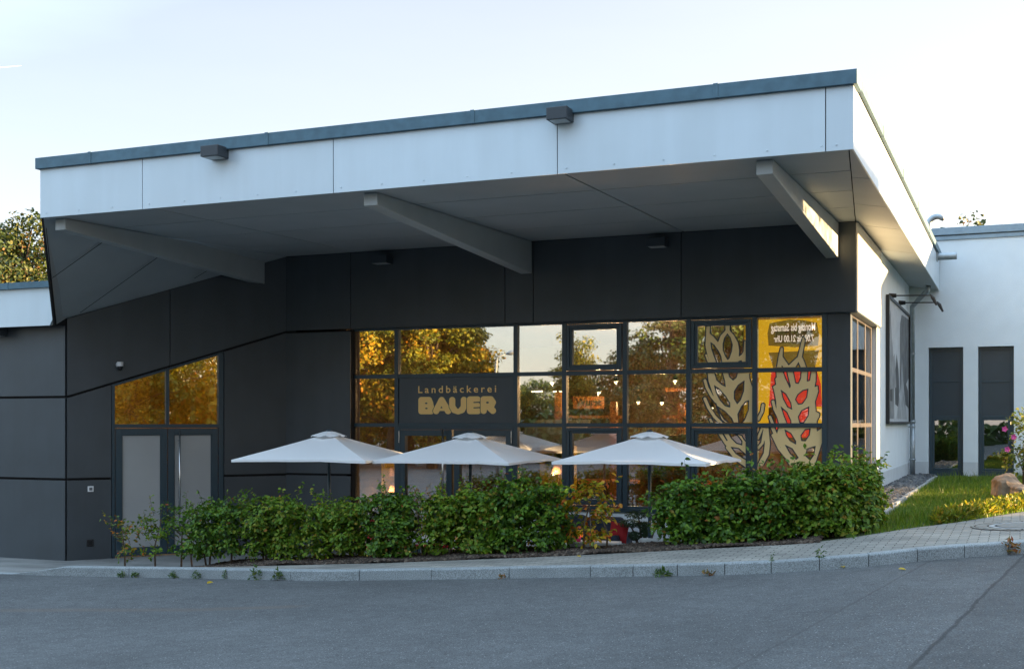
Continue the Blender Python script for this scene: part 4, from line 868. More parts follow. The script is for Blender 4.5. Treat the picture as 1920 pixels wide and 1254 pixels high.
pl_ = bpy.data.lights.new('lamp_light', 'POINT'); pl_.energy = 50; pl_.color = (1, .70, .34); pl_.shadow_soft_size = .02; lo = bpy.data.objects.new('lamp_light', pl_); COL.objects.link(lo); lo.location = (-14.4, 21.5, R(1.2))  # added light that makes the lobby amber, with an unseen lamp beside it
b_ = MB(); b_.box(-12.2, -2.55, 20.28, 27, R(1.81), R(1.9)); rp(b_, 'ceiling', mat('dark_ceiling', (.10, .07, .05), .8))
b_ = MB()
for z in (R(.35), R(.72), R(1.1)):
    for x in np.arange(-8.6, -6.3, .75): b_.box(x, x+.55, 26.9, 26.98, z, z+.06)
rp(b_, 'wall_shelf', M['darkwood'])
# timber frame inside
fr_t = thing('timber_frame', 'orange lit timber posts and beam deep inside the cafe', 'timber frame', (-6, 24.5, 0))
YI = 24.5; b_ = MB(); x0, x1 = PX(1048, YI), PX(1155, YI)
for px, py0, py1 in ((1048, 735, 860), (1151, 753, 860), (1278, 755, 860)): x = PX(px, YI); b_.box(x-.07, x+.07, YI-.07, YI+.07, .0, AZ(py0, x, YI))
b_.box(PX(1045, YI), PX(1165, YI), YI-.08, YI+.06, AZ(784, -6, YI), AZ(778, -6, YI)); b_.box(PX(1244, YI), PX(1295, YI), YI-.08, YI+.06, AZ(784, -4.5, YI), AZ(778, -4.5, YI))
b_.box(PX(1250, YI+1), PX(1300, YI+1), YI+.9, YI+1, AZ(729, -4.5, YI), AZ(722, -4.5, YI))
local(b_, fr_t).build('posts', M['orangewood'], fr_t)
def board(px0, px1, py0, py1, y): return PX(px0, y), PX(px1, y), AZ(py1, PX((px0+px1)/2, y), y), AZ(py0, PX((px0+px1)/2, y), y)
x0, x1, z0, z1 = board(1074, 1132, 743, 766, 25.2); t = thing('hanging_board', 'orange wooden board reading Wurst hanging inside the cafe', 'board', ((x0+x1)/2, 25.2, z0))
b_ = MB(); b_.box(x0, x1, 25.2, 25.23, z0, z1); local(b_, t).build('board', M['orangewood'], t)
b_ = MB(); put_text(b_, 'Wurst', Fr((0, 25.196), (1, 0)), x0+.06, x1-.05, z0+.06, z1-.04, 0, 1, .03); local(b_, t).build('lettering', M['black'], t)
# yellow booths
def booth(px0, px1, py0, py1, y, label):
    x0, x1, z0, z1 = board(px0, px1, py0, py1, y); t = thing('yellow_booth', label, 'booth', ((x0+x1)/2, y, 0)); w_ = (x1-x0)/2
    b_ = MB(); b_.box(-w_, w_, 0, .6, 0, z1); b_.build('wall', M['yellow'], t)
    return t, w_, z1
t, w_, z1 = booth(672, 716, 852, 915, 21.6, 'yellow display stand behind the leftmost window')
b_ = MB(); b_.box(w_*.35, w_*.6, -.01, 0, z1-.62, z1-.30); b_.build('label', M['white'], t)
t, w_, z1 = booth(1012, 1062, 830, 900, 22.4, 'yellow booth under a grey pitched roof inside, behind the middle window')
b_ = MB(); b_.add([(-w_-.55, -.5, z1-.04), (w_+.4, -.5, z1-.04), (w_+.4, .3, z1+.42), (-w_-.15, .3, z1+.42), (-w_-.55, -.5, z1), (w_+.4, -.5, z1), (w_+.4, .3, z1+.46), (-w_-.15, .3, z1+.46)], [(0, 3, 2, 1), (4, 5, 6, 7), (0, 1, 5, 4), (2, 3, 7, 6), (0, 4, 7, 3), (1, 2, 6, 5)]); b_.build('roof', mat('grey_felt', (.16, .16, .18), .8), t)
for cx in (-.12, .12): b_ = MB(); b_.box(cx-.045, cx+.045, -.006, .0, z1-.42, z1-.22); b_.build('window', M['navyfabric'], t)
# opening-hours board seen through the right pane (reads the right way from inside)
YB = 20.75; x0, x1 = PX(1395, YB), PX(1560, YB)
t = thing('display_wall', 'bright yellow display wall with a red banner behind the right corner pane', 'display', ((x0+x1)/2, YB, 0))
yl = emat('glow_yellow_board', (.80, .45, .02), .10); rl = emat('glow_red_banner', (.72, .05, .03), .10)  # glow in the material stands in for light falling on board and banner
b_ = MB(); b_.box(x0, x1, YB, YB+.04, AZ(797, x1, YB), R(1.76)); local(b_, t).build('board', yl, t)
def B4(px, py): x = PX(px, YB-.01); return (x, AZ(py, x, YB-.01))
def flat(name, pts, m, n0, parent, tt):
    b_ = MB(); q = [B4(*p) for p in pts]; b_.prism(q[::-1], lambda p, k: (p[0], YB-n0-(.002 if k else 0), p[1])); return local(b_, tt).build(name, m, parent)
flat('banner', [(1446, 697), (1442, 755), (1441, 762), (1455, 762), (1455, 820), (1530, 820), (1530, 762), (1541, 762), (1539, 720), (1532, 697)], rl, .003, t, t)
flat('lower_panel', [(1441, 598+165), (1500, 763), (1500, 797), (1441, 797)], mat('orange_panel', (.75, .30, .02), .6), .002, t, t)
ts = thing('opening_hours_sign', 'dark rounded sign with mirrored white lettering Montag bis Samstag in the right pane', 'sign', ((x0+x1)/2, YB-.02, R(1.3)))
brn = emat('glow_brown_board', (.30, .19, .03), .06)  # sign boards glow by themselves so they do not go black unlit
flat('panel', [(1443, 606), (1480, 599), (1505, 600), (1532, 605), (1536, 628), (1534, 648), (1490, 651), (1441, 648), (1439, 625)], brn, .012, ts, ts)
flat('panel_top', [(1453, 613), (1524, 613), (1523, 646), (1452, 643)], emat('glow_dark_board', (.16, .10, .03), .04), .016, ts, ts)
flat('lower_sign', [(1441, 661), (1536, 656), (1528, 690), (1520, 697), (1455, 697), (1450, 690)], brn, .010, ts, ts)
wl = emat('glow_white_letters', (1, .85, .75), .10); fb = Fr((0, YB-.022), (1, 0))  # letters get the same glow in place of light
def tx(s, p0, p1, m, n=0, par=ts):
    b_ = MB(); (xa, za), (xb, zb_) = B4(*p0), B4(*p1); put_text(b_, s, fb, xa, xb, zb_, za, n, 1, .02, True); local(b_, ts); return b_.build('lettering', m, par)
tx('Montag bis Samstag', (1446, 607), (1529, 624), wl); tx('7.00 bis 21.00 Uhr', (1451, 629), (1526, 640), wl)
tx('Montag bis Samstag', (1453, 617), (1520, 626), mat('doubled_letters', (.3, .2, .1), .6), -.003)  # fainter copy paints in the doubling of the text by the double glazing
tx('P.6.2.', (1468, 708), (1500, 717), wl, .0, t) if False else None
b_ = MB(); pts_ = [(-2.578+.014*sin(y*26), y) for y in np.arange(21.2, 23.4, .05)]
for (xa, ya), (xb, yb2) in zip(pts_[:-1], pts_[1:]): b_.add([(xa, ya, 1.0), (xb, yb2, 1.0), (xb, yb2, R(1.74)), (xa, ya, R(1.74))], [(0, 1, 2, 3)])
o = b_.build('curtain', mat('yellow_curtain', (.85, .50, .03), .8), None); sd_ = o.modifiers.new('solid', 'SOLIDIFY'); sd_.thickness = .006; tag(o, 'yellow curtain behind the narrow side windows', 'curtain')
# furniture and lamps inside
t = thing('wooden_cabinet', 'brown wooden cabinet with louvred doors inside, behind the right parasol pole', 'cabinet', (PX(1265, 22.5), 22.5, 0))
x0, x1, z0, z1 = board(1200, 1296, 815, 900, 22.5); cx = t.location.x; b_ = MB(); b_.box(x0-cx, x1-cx, .02, .5, 0, z1); b_.build('body', M['wood'], t)
b_ = MB(); u = x0-cx+.1
for z in np.arange(.35, z1-.1, .055): b_.box(u+.03, u+.42, -.02, .015, z, z+.03); b_.box(u-.55+.03+1.1, u+.95, -.02, .015, z, z+.012)
b_.build('louvres', M['darkwood'], t)
b_ = MB(); b_.box(u+.6, u+1.1, -.015, .015, .9, z1-.12); b_.build('door', M['wood'], t)
t = thing('counter', 'long dark wooden sales counter inside the cafe', 'counter', (-6.5, 25.6, 0)); MB().box(-3, 2.6, 0, .7, 0, 1.1).build('body', M['darkwood'], t); MB().box(-3.05, 2.65, -.05, .75, 1.1, 1.15).build('worktop', M['wood'], t)
pend = [(1035, 717, 23.5), (1123, 735, 24.5), (1155, 715, 23), (1197, 753, 25.5), (1241, 754, 25), (1266, 713, 23.2), (1334, 764, 24.5)]
labs = ['pendant lamp behind the narrow window right of the shop sign', 'pendant lamp above the Wurst board', 'pendant lamp next to the thin hanging cables', 'low tilted pendant lamp left in the third window from the right', 'low pendant lamp right in the third window from the right', 'high pendant lamp at the top right of the third window from the right', 'pendant lamp glowing between the foil wheat ear']
for (px, py, y), lb in zip(pend, labs):
    x = PX(px, y); z = AZ(py, x, y); t = thing('pendant_lamp', lb, 'pendant lamp', (x, y, z), 0, 'pendant lamps in the cafe')
    b_ = MB(); b_.lathe([(.06, 0), (.05, .05), (.022, .10), (.012, .13)], n=14); b_.build('lamp_shade', M['black'], t, smooth=True)
    b_ = MB(); b_.lathe([(.012, -.03), (.032, -.022), (.04, -.004), (.035, .0)], n=12); b_.build('bulb', M['bulb'], t, smooth=True)
    b_ = MB(); b_.tube([(0, 0, .12), (0, 0, R(1.8)-z)], .006, 5); b_.build('cable', M['black'], t)
    pl_ = bpy.data.lights.new('lamp_light', 'POINT'); pl_.energy = 14; pl_.color = (1, .62, .30); pl_.shadow_soft_size = .012; lo = bpy.data.objects.new('lamp_light', pl_); COL.objects.link(lo); lo.location = (x, y, z-.05)
for i, (p0, p1, py, y, lb) in enumerate([(996, 1016, 735, 25.5, 'long light strip in the narrow window right of the shop sign'), (1037, 1042, 735, 25.5, 'shortest light strip in the narrow window right of the shop sign'), (1048, 1057, 735, 25.4, 'short light strip at the right edge of the narrow window'), (724.5, 740, 729.5, 25, 'long light strip in the leftmost window'), (713, 718, 729.5, 25, 'short light strip in the leftmost window'), (690, 699, 735, 23, 'tilted light strip at the left in the leftmost window')]):
    x0, x1 = PX(p0, y), PX(p1, y); z = AZ(py, x0, y); b_ = MB(); b_.box(0, x1-x0, 0, .05, 0, .028)
    tag(b_.build('light_strip', M['tube'], None, loc=(x0, y, z)), lb, 'light strip', 'light strips on the cafe ceiling')
for px, py, s, y, lb in ((728.5, 886, .13, 22, 'upper table lamp with cream pleated shade in the leftmost window'), (739, 915, .12, 21.5, 'lower table lamp with orange shade in the leftmost window'), (1048, 880, .15, 21.6, 'lamp with orange shade in front of the yellow booth')):
    x = PX(px, y); z = AZ(py, x, y); t = thing('table_lamp', lb, 'table lamp', (x, y, 0), 0, 'table lamps in the cafe')
    b_ = MB(); b_.lathe([(s*.6, z+s*.9), (s, z-s*.55)], n=18); b_.build('lamp_shade', M['shade'], t, smooth=True); b_ = MB(); b_.tube([(0, 0, .02), (0, 0, z)], .012, 6); b_.lathe([(.12, 0), (.12, .02), (.02, .03)], n=14); b_.build('stand', M['darkwood'], t)
    pl_ = bpy.data.lights.new('lamp_light', 'POINT'); pl_.energy = 2.5; pl_.color = (1, .66, .34); pl_.shadow_soft_size = .01; lo = bpy.data.objects.new('lamp_light', pl_); COL.objects.link(lo); lo.location = (x-.05, y-.22, z-.1)
# side tables & chairs inside
for px, y, lb in ((790, 22.2, 'wooden cafe chair inside the left leaf of the glass door'), (900, 22.6, 'wooden cafe chair inside the right leaf of the glass door'), (1195, 21.3, 'light wooden cafe chair behind the window left of the right parasol pole')):
    t = thing('cafe_chair', lb, 'chair', (PX(px, y), y, 0), .4)
    MB().box(-.22, .22, -.22, .22, .44, .48).build('seat', M['wood'], t, bevel=.01); b_ = MB(); b_.tube([(-.2, .2, .45), (-.2, .25, .9), (0, .27, 1.0), (.2, .25, .9), (.2, .2, .45)], .02, 8); b_.tube([(-.1, .22, .46), (-.1, .27, .95)], .012, 6); b_.tube([(.1, .22, .46), (.1, .27, .95)], .012, 6); b_.build('backrest', M['wood'], t)
    for sx in (-1, 1):
        for sy in (-1, 1): b_ = MB(); b_.tube([(sx*.19, sy*.19, .45), (sx*.21, sy*.21, 0)], .018, 6); b_.build('leg', M['wood'], t)
# thin pale cables hanging by the windows
for i, (pp, y) in enumerate([([(1159, 701), (1156, 730), (1160, 765), (1170, 793)], 20.6), ([(1160, 701), (1166, 725), (1171, 750), (1170, 793)], 20.62), ([(1180, 701), (1186, 733), (1180, 785)], 20.6), ([(1284, 700), (1276, 730), (1277, 765), (1283, 793)], 20.6), ([(1288, 699), (1280, 735), (1288, 775), (1283, 793), (1278, 822)], 20.62), ([(1299, 700), (1310, 740), (1300, 793)], 20.65), ([(1303, 700), (1318, 740), (1306, 793)], 20.67)]):
    pts = [Vector((PX(a, y), y, AZ(b2, PX(a, y), y))) for a, b2 in pp]; x0 = pts[0].copy(); q = []
    for k in range(len(pts)-1):
        p_1 = pts[max(k-1, 0)]; p0, p1_, p2 = pts[k], pts[k+1], pts[min(k+2, len(pts)-1)]
        for tt in np.linspace(0, 1, 6, endpoint=False): q.append(.5*((2*p0)+(p1_-p_1)*tt+(2*p_1-5*p0+4*p1_-p2)*tt*tt+(3*p0-p_1-3*p1_+p2)*tt**3)-x0)
    q.append(pts[-1]-x0); b_ = MB(); b_.tube(q, .0055, 6); lb = ['first of the seven from the left', 'second of the seven from the left', 'third of the seven from the left', 'fourth of the seven from the left', 'fifth and longest of the seven', 'sixth of the seven from the left', 'rightmost, beside the wheat ear'][i]
    tag(b_.build('hanging_cable', mat('pale_cord', (.62, .50, .38), .5), None, loc=x0), 'thin pale hanging cord, '+lb, 'cord', 'cords hanging behind the glass')

# ================================================================ TERRACE
def parasol(px, yc, side, rz, zp, zr_, label):
    x = PX(px, yc); t = thing('parasol', label, 'parasol', (x, yc, 0), rz, 'white square parasols on the terrace'); h = side/2
    ztop, zrim = zp, zr_; n = 9; V = []; Fq = []
    def pt(face, s, r):                          # s across the face -1..1, r 0 centre..1 rim
        x_, y_ = s*r*h, -r*h
        for _ in range(face): x_, y_ = -y_, x_
        z = ztop-(ztop-zrim)*(r**.93)-.045*r*(1-r)*(1-s*s)*2+.016*(1-s*s)*r**4+.006*sin(px+9*s+face*2)*sin(7*r+px*.3)*(1-s*s)+.004*sin(23*s+5*r+px)*r*(1-s*s)
        return (x_, y_, z)
    mb = MB()
    for f_ in range(4):
        base = len(mb.v)
        for i in range(n+1):
            for k in range(n+1): mb.v.append(pt(f_, -1+2*k/n, .02+.98*i/n))
        for i in range(n):
            for k in range(n): q = base+i*(n+1)+k; mb.f.append((q, q+n+1, q+n+2, q+1))
        # hem
        base = len(mb.v)
        for k in range(n+1):
            p = pt(f_, -1+2*k/n, 1); mb.v.append(p); mb.v.append((p[0]*.997, p[1]*.997, p[2]-.035))
        for k in range(n): q = base+2*k; mb.f.append((q, q+1, q+3, q+2))
    o = mb.build('canopy', M['fabric'], t, smooth=True)
    wv = o.modifiers.new('weld', 'WELD'); wv.merge_threshold = .0005
    es = o.modifiers.new('split', 'EDGE_SPLIT'); es.split_angle = radians(12)
    # wind vent with scalloped edge
    mb = MB(); m_ = 48; rr = [0, .35, .7, 1.0]
    for j, r_ in enumerate(rr):
        for k in range(m_):
            a = 2*pi*k/m_; sq = 1/max(abs(cos(a)), abs(sin(a))); R_v = .27*(.75+.25*sq)*r_; z = ztop+.030-.085*r_**1.5+(.010*sin(8*a)+.005*sin(13*a+1))*r_**3
            mb.v.append((R_v*cos(a), R_v*sin(a), z))
    for j in range(3):
        for k in range(m_): mb.f.append((j*m_+k, (j+1)*m_+k, (j+1)*m_+(k+1) % m_, j*m_+(k+1) % m_))
    mb.build('vent', M['fabric'], t, smooth=True)
    mb = MB(); mb.tube([(0, 0, .03), (0, 0, ztop+.025)], .024, 14); mb.build('pole', M['frame'], t, smooth=True)
    mb = MB(); mb.lathe([(.05, ztop+.022), (.05, ztop+.034), (.03, ztop+.045), (.012, ztop+.05)], n=12); mb.build('finial', M['frame'], t)
    for k in range(8):
        a = k*pi/4; rl_ = h*(sqrt(2) if k % 2 else 1)*.985; e = pt(0, 0, 1)
        mb = MB(); dn = 0 if k % 2 else .055; mb.tube([(0, 0, ztop-.07), (cos(a)*rl_*.5, sin(a)*rl_*.5, (ztop+zrim)/2-.05-dn), (cos(a)*rl_, sin(a)*rl_, zrim-.016)], .009, 6); mb.tube([(0, 0, ztop-.42), (cos(a)*rl_*.5, sin(a)*rl_*.5, (ztop+zrim)/2-.055-dn)], .007, 6); mb.build('rib', M['frame'], t)
    mb = MB(); mb.box(-.35, .35, -.35, .35, .005, .06); mb.tube([(0, 0, .06), (0, 0, .35)], .035, 12); mb.build('base', M['frame'], t, bevel=.01)
    return t
parasol(617, 16.5, 2.2, radians(6), R(-.15), R(-.555), 'left white parasol, its left tip in front of the dark wall panels')
parasol(882, 16.9, 2.2, radians(0), R(-.17), R(-.565), 'middle white parasol in front of the glass door')
parasol(1218, 16.6, 2.15, radians(0), R(-.145), R(-.53), 'right white parasol, nearest to the foil wheat ears')
# sofa
ys_f = 19.0; xs0, xs1 = PX(1020, ys_f), PX(1160, ys_f); W_ = xs1-xs0
t = thing('garden_sofa', 'dark blue grey garden sofa against the white wall behind the orange sapling', 'sofa', ((xs0+xs1)/2, ys_f, 0))
MB().box(-W_/2, W_/2, -.45, .4, .1, .42).build('seat', M['navyfabric'], t, bevel=.05); 
ztp = AZ(967, xs1, ys_f+.3)
for k in range(2): MB().box(-W_/2+k*W_/2+.01, -W_/2+(k+1)*W_/2-.01, .15, .42, .42, ztp-.02*k).build('back_cushion', M['navyfabric'], t, bevel=.07)
MB().box(W_/2, W_/2+.12, -.45, .4, .1, .62).build('armrest', M['navyfabric'], t, bevel=.04)
def cushion(px, y, z, s, rot, label, m):
    mb = MB(); n = 8
    for sg in (1, -1):
        base = len(mb.v)
        for i in range(n+1):
            for k in range(n+1):
                u, v = -1+2*i/n, -1+2*k/n; th = .28*((1-u**4)*(1-v**4))**.6; pin = 1-.06*(u*u*v*v*-1+1)*0; mb.v.append((u*(1-.08*(1-v*v))*-1*-1, sg*th, v*(1-.08*(1-u*u))))
        for i in range(n):
            for k in range(n): q = base+i*(n+1)+k; fc = (q, q+1, q+n+2, q+n+1); mb.f.append(fc if sg < 0 else fc[::-1])
    mb.v = [(a*s/2, b*s/2, c*s/2) for a, b, c in mb.v]; o = mb.build('cushion', m, None, smooth=True, loc=(PX(px, y), y, z)); o.rotation_euler = rot; tag(o, label, 'cushion', None)
cushion(1160, 18.75, .66, .32, (radians(-12), radians(8), 0), 'red cushion leaning at the right end of the garden sofa', M['red'])
def table(px0, px1, py, y, d, label, m):
    x0, x1 = PX(px0, y), PX(px1, y); z = AZ(py, (x0+x1)/2, y); t = thing('terrace_table', label, 'table', ((x0+x1)/2, y, 0), 0, 'terrace tables'); w_ = (x1-x0)/2
    MB().box(-w_, w_, -d/2, d/2, z-.035, z).build('tabletop', m, t, bevel=.006)
    for sx in (-1, 1):
        for sy in (-1, 1): MB().box(sx*(w_-.05)-.02, sx*(w_-.05)+.02, sy*(d/2-.05)-.02, sy*(d/2-.05)+.02, 0, z-.035).build('leg', m, t)
    return z
zt1 = table(1040, 1152, 1016, 16.7, .7, 'white topped terrace table in front of the sofa carrying two flower pots', M['tablewhite'])
table(1430, 1484, 1005, 18.0, .7, 'dark grey terrace table seen under the right hedge', M['tablegrey'])
table(770, 870, 1008, 17.0, .7, 'white topped terrace table hidden behind the middle hedge', M['tablewhite'])
def pot(px, y, z, r, h, m, label, plant=None):
    t = thing('flower_pot', label, 'flower pot', (PX(px, y), y, z), 0, 'pots on the white table'); b_ = MB(); b_.lathe([(r*.75, 0), (r, h), (r*.88, h), (r*.8, h*.85)], n=18); b_.build('pot', m, t, smooth=True)
    n = 160; P = rng.normal(0, 1, (n, 3))*[r*.7, r*.7, r*.5]+[0, 0, h+r*.6]; leaves('plant', P, rng.normal(0, 1, (n, 3))+[0, 0, .8], .05, plant, t)
orl = leafmat('orange_flower', [(0, (.04, .09, .01)), (.4, (.10, .13, .01)), (.5, (.6, .2, .01)), (1, (.75, .3, .02))]); grl = leafmat('herb_green', [(0, (.03, .08, .01)), (1, (.10, .20, .02))])
pot(1057.5, 16.5, zt1, .045, .11, M['yellow'], 'small yellow pot on the left end of the white table', grl)
pot(1083, 16.6, zt1, .055, .10, mat('magenta_pot', (.5, .02, .10), .5), 'red pot with orange flowers on the white table', orl)
def redchair(px, y, label, rz=0):
    t = thing('red_chair', label, 'chair', (PX(px, y), y, 0), rz, 'red terrace chairs')
    MB().box(-.23, .23, -.23, .23, .42, .46).build('seat', M['red'], t, bevel=.015); MB().box(-.22, .22, .2, .24, .5, .86).build('backrest', M['red'], t, bevel=.015)
    for sx in (-1, 1):
        for sy in (-1, 1): b_ = MB(); b_.tube([(sx*.2, sy*.2, .42), (sx*.22, sy*.22, 0)], .013, 6); b_.build('leg', M['black'], t)
for px, y, lb in ((690, 17.0, 'red terrace chair behind the left hedge'), (815, 17.6, 'red terrace chair at the table behind the middle hedge'), (905, 17.3, 'red terrace chair behind the right half of the middle hedge'), (1393, 18.0, 'red terrace chair left of the dark grey table')): redchair(px, y, lb, random.uniform(-.5, .5))
# cloud pruned conifer in a pot
t = thing('cloud_pruned_tree', 'small cloud pruned conifer in a pot beside the right parasol pole', 'bonsai', (PX(1208, 18.6), 18.6, 0)); x0 = t.location.x
b_ = MB(); b_.lathe([(.16, 0), (.24, .32), (.21, .32), (.2, .28)], n=18); b_.build('pot', M['black'], t, smooth=True)
pads = [(1196, 964, .22, .065), (1178, 981, .20, .065), (1206, 984, .12, .06), (1190, 1003, .10, .07), (1209, 998, .09, .07), (1234, 970, .15, .05)]
ced = leafmat('conifer_needles', [(0, (.014, .038, .016)), (1, (.04, .09, .03))], .1, .6); b_ = MB()
for px, py, rx, rz_ in pads:
    c = Vector((PX(px, 18.6)-x0, random.uniform(-.1, .1), AZ(py, PX(px, 18.6), 18.6))); b_.tube([(0, 0, .3), (c.x*.3, 0, .45), (c.x*.8, c.y, c.z-.12), (c.x, c.y, c.z-.03)], [.03, .022, .014, .008], 7)
    n = 480; d_ = nrm(rng.normal(size=(n, 3))); P = d_*(rng.uniform(.3, 1, (n, 1))**.4)*[rx, rx*.8, rz_]+[c.x, c.y, c.z]; leaves('foliage_pad', P, d_+[0, 0, .7], .035, ced, t, .35)
b_.build('trunk', M['bark'], t, smooth=True)

# ================================================================ HEDGE
GR = [(.0, (.022, .068, .005)), (.3, (.055, .140, .008)), (.6, (.095, .210, .012)), (.90, (.16, .28, .014)), (.975, (.22, .22, .015)), (.99, (.30, .13, .02)), (1, (.30, .06, .02))]
hm = leafmat('beech_leaves', GR, .34, .55)
hm2 = leafmat('beech_leaves_light', [(0, (.04, .09, .008)), (.35, (.10, .21, .008)), (.7, (.17, .29, .012)), (.97, (.27, .26, .02)), (1, (.42, .15, .02))], .38, .6)
om = leafmat('autumn_leaves', [(0, (.12, .19, .01)), (.3, (.34, .34, .015)), (.62, (.62, .42, .02)), (.85, (.66, .24, .03)), (1, (.55, .10, .03))], .45, .4)
om2 = leafmat('turning_leaves', [(0, (.06, .14, .01)), (.5, (.14, .22, .014)), (.75, (.38, .26, .02)), (1, (.55, .13, .03))], .4, .4)
def bush(name, label, x, y, blobs, nleaf, size, m, stems=3, group='beech plants of the hedge', cat='hedge plant', zbase=None, spr=.12, sprig=60):
    z0 = bed_z(x, y) if zbase is None else zbase
    t = thing(name, label, cat, (x, y, z0), 0, group)
    tot = sum(b[3]*b[4]*b[5] for b in blobs)**1.0; Ps = []; Ns = []
    for (bx, by, bz, rx, ry, rz_) in blobs:
        n = max(40, int(nleaf*(rx*ry*rz_)/tot)); d = nrm(rng.normal(size=(n, 3))); r = rng.uniform(.45, 1.0, (n, 1))**.5
        ph = rng.uniform(0, 6, 3); bump = 1+spr*np.sin(d[:, :1]*5+ph[0])*np.sin(d[:, 1:2]*5+ph[1])*1.3+spr*.9*np.sin(d[:, 2:3]*7+ph[2])+rng.normal(0, spr*.35, (n, 1))
        ns = max(4, n//15); d = d[:ns]; r = .35+.65*rng.uniform(0, 1, (ns, 1))**.6; bump = bump[:ns]+rng.normal(0, .07, (ns, 1))
        se = np.power(np.abs(d), .8)*np.sign(d); Cc = se*r*bump*[rx, ry, rz_]+[bx, by, bz]
        sn = nrm(d*.55+[0, -.05, .65]+rng.normal(0, .22, (ns, 3))); ax = nrm(np.cross(sn, rng.normal(size=(ns, 3)))); ay = np.cross(sn, ax); ix = np.repeat(np.arange(ns), 15)
        sl_ = (size*rng.uniform(1.3, 2.6, (ns, 1)))[ix]; aa = rng.uniform(-1, 1, (len(ix), 1)); bb = rng.uniform(-.55, .55, (len(ix), 1))*(1-.5*np.abs(aa))
        Ps.append(Cc[ix]+ax[ix]*aa*sl_+ay[ix]*bb*sl_+rng.normal(0, .006, (len(ix), 3))+[0, 0, 0]-np.array([0, 0, 1])*(aa**2)*sl_*.22); Ns.append(sn[ix]+rng.normal(0, .28, (len(ix), 3)))
    b_ = MB()
    for k in range(sprig):                        # shoots poking out of the outline
        bx, by, bz, rx, ry, rz_ = blobs[rng.integers(len(blobs))]; d = rng.normal(size=3); d[2] = abs(d[2])*.9+.15; d[1] -= .3; d /= np.linalg.norm(d)
        s = np.array([bx, by, bz])+d*[rx, ry, rz_]*.75; L_ = rng.uniform(.10, .30); e = s+(d+[0, 0, .2])*L_; kk = int(4+L_*26)
        tt = np.linspace(.2, 1, kk)[:, None]; Ps.append(s+(e-s)*tt+rng.normal(0, .015, (kk, 3))); Ns.append(rng.normal(0, .5, (kk, 3))+[0, -.2, .8]); b_.tube([s, e], [.004, .002], 4, False)
    P = np.concatenate(Ps); N = np.concatenate(Ns); k = P[:, 2] > .03; leaves('foliage', P[k], N[k], size, m, t)
    for k in range(stems):
        bx, by, bz, rx, ry, rz_ = blobs[k % len(blobs)]; sx = bx+random.uniform(-.4, .4)*rx; pts = [Vector((sx, by*.5, -.05)), Vector((sx+random.uniform(-.04, .04), by*.7, bz*.5)), Vector((bx+random.uniform(-.5, .5)*rx, by, bz+rz_*.5))]
        b_.tube(pts, [.017, .012, .005], 7)
        for j in range(5):
            s = pts[1].lerp(pts[2], random.uniform(-.2, .9)); b_.tube([s, s+Vector((random.uniform(-1, 1)*rx*.7, random.uniform(-1, 1)*ry*.6, random.uniform(.0, .6)*rz_))], [.007, .003], 5)
    b_.build('stems', M['twig'], t, smooth=True)
    return t
YH = 15.12
def hz(px, py, y=YH): x = PX(px, y); return AZ(py, x, y)
def hb(p0, p1, ptop, pbot, label, nleaf, m=hm, size=.070, dens=1, stems=3, yy=YH, ry=.34, **k):
    x0, x1 = PX(p0, yy), PX(p1, yy); xc = (x0+x1)/2; zb0 = bed_z(xc, yy); zt_ = AZ(ptop+11, xc, yy); size *= .84; nleaf = int(nleaf*1.4); zl = AZ(pbot, xc, yy); w_ = (x1-x0)/2; blobs = []
    nb = max(1, int(round(w_*2/.5))); hh = (zt_-zl)/2
    for i in range(nb):
        bx = -w_+(i+.5)*2*w_/nb+random.uniform(-.05, .05)
        dz = random.uniform(-.05, .05)
        blobs.append((bx, random.uniform(-.04, .04), zl-zb0+hh*1.42+dz, w_/nb*1.18, ry, hh*.62)); blobs.append((bx+random.uniform(-.08, .08), random.uniform(-.05, .05), zl-zb0+hh*.62, w_/nb*1.12, ry*.95, hh*.62))
    return bush('hedge_plant', label, xc, yy, blobs, nleaf, size, m, stems, **k)
hb(218, 262, 965, 1050, 'sparse sapling with reddish leaves at the left end of the hedge', 240, om2, .055, sprig=10, ry=.16, stems=1)
hb(268, 312, 950, 1040, 'thin green young plant second from the left end of the hedge', 260, hm2, .06, sprig=14, ry=.2, stems=1)
hb(312, 372, 942, 1045, 'loose upright green plant in front of the frosted doors', 650, hm, .062, sprig=22, ry=.24, stems=2)
hb(366, 462, 936, 1044, 'bushy plant right of the frosted doors', 2700, hm, .064, sprig=40)
hb(462, 575, 928, 1044, 'dense hedge plant below the tip of the left parasol', 3900, hm2, .066, sprig=50)
hb(588, 684, 930, 1044, 'dense hedge plant in front of the left parasol pole', 3500, hm2, .066, sprig=45)
hb(688, 768, 914, 1040, 'hedge plant in front of the leftmost window', 3700, hm, .068, sprig=45)
hb(770, 815, 930, 1040, 'slender yellowish young shoot in the gap before the glass door', 130, hm2, .055, sprig=10, ry=.14, stems=1)
hb(806, 945, 914, 1036, 'broad hedge plant in front of the middle parasol pole', 5400, hm2, .070, sprig=60)
hb(935, 1062, 897, 1032, 'tall hedge plant left of the orange sapling', 5200, hm, .072, sprig=60)
bx_ = PX(1110, YH); bush('sapling', 'yellow and orange autumn sapling in the gap of the hedge', bx_, YH, [(-.1, 0, .72, .28, .15, .14), (.02, 0, .50, .17, .14, .14), (.16, 0, .48, .14, .12, .10), (-.02, 0, .84, .24, .12, .08), (-.22, 0, .30, .13, .1, .07), (.16, 0, .22, .16, .1, .05), (-.02, 0, .17, .12, .1, .04)], 560, .064, om, 3, sprig=14)
hb(1262, 1390, 890, 1022, 'hedge plant below the right tip of the right parasol', 5200, hm, .074, sprig=60)
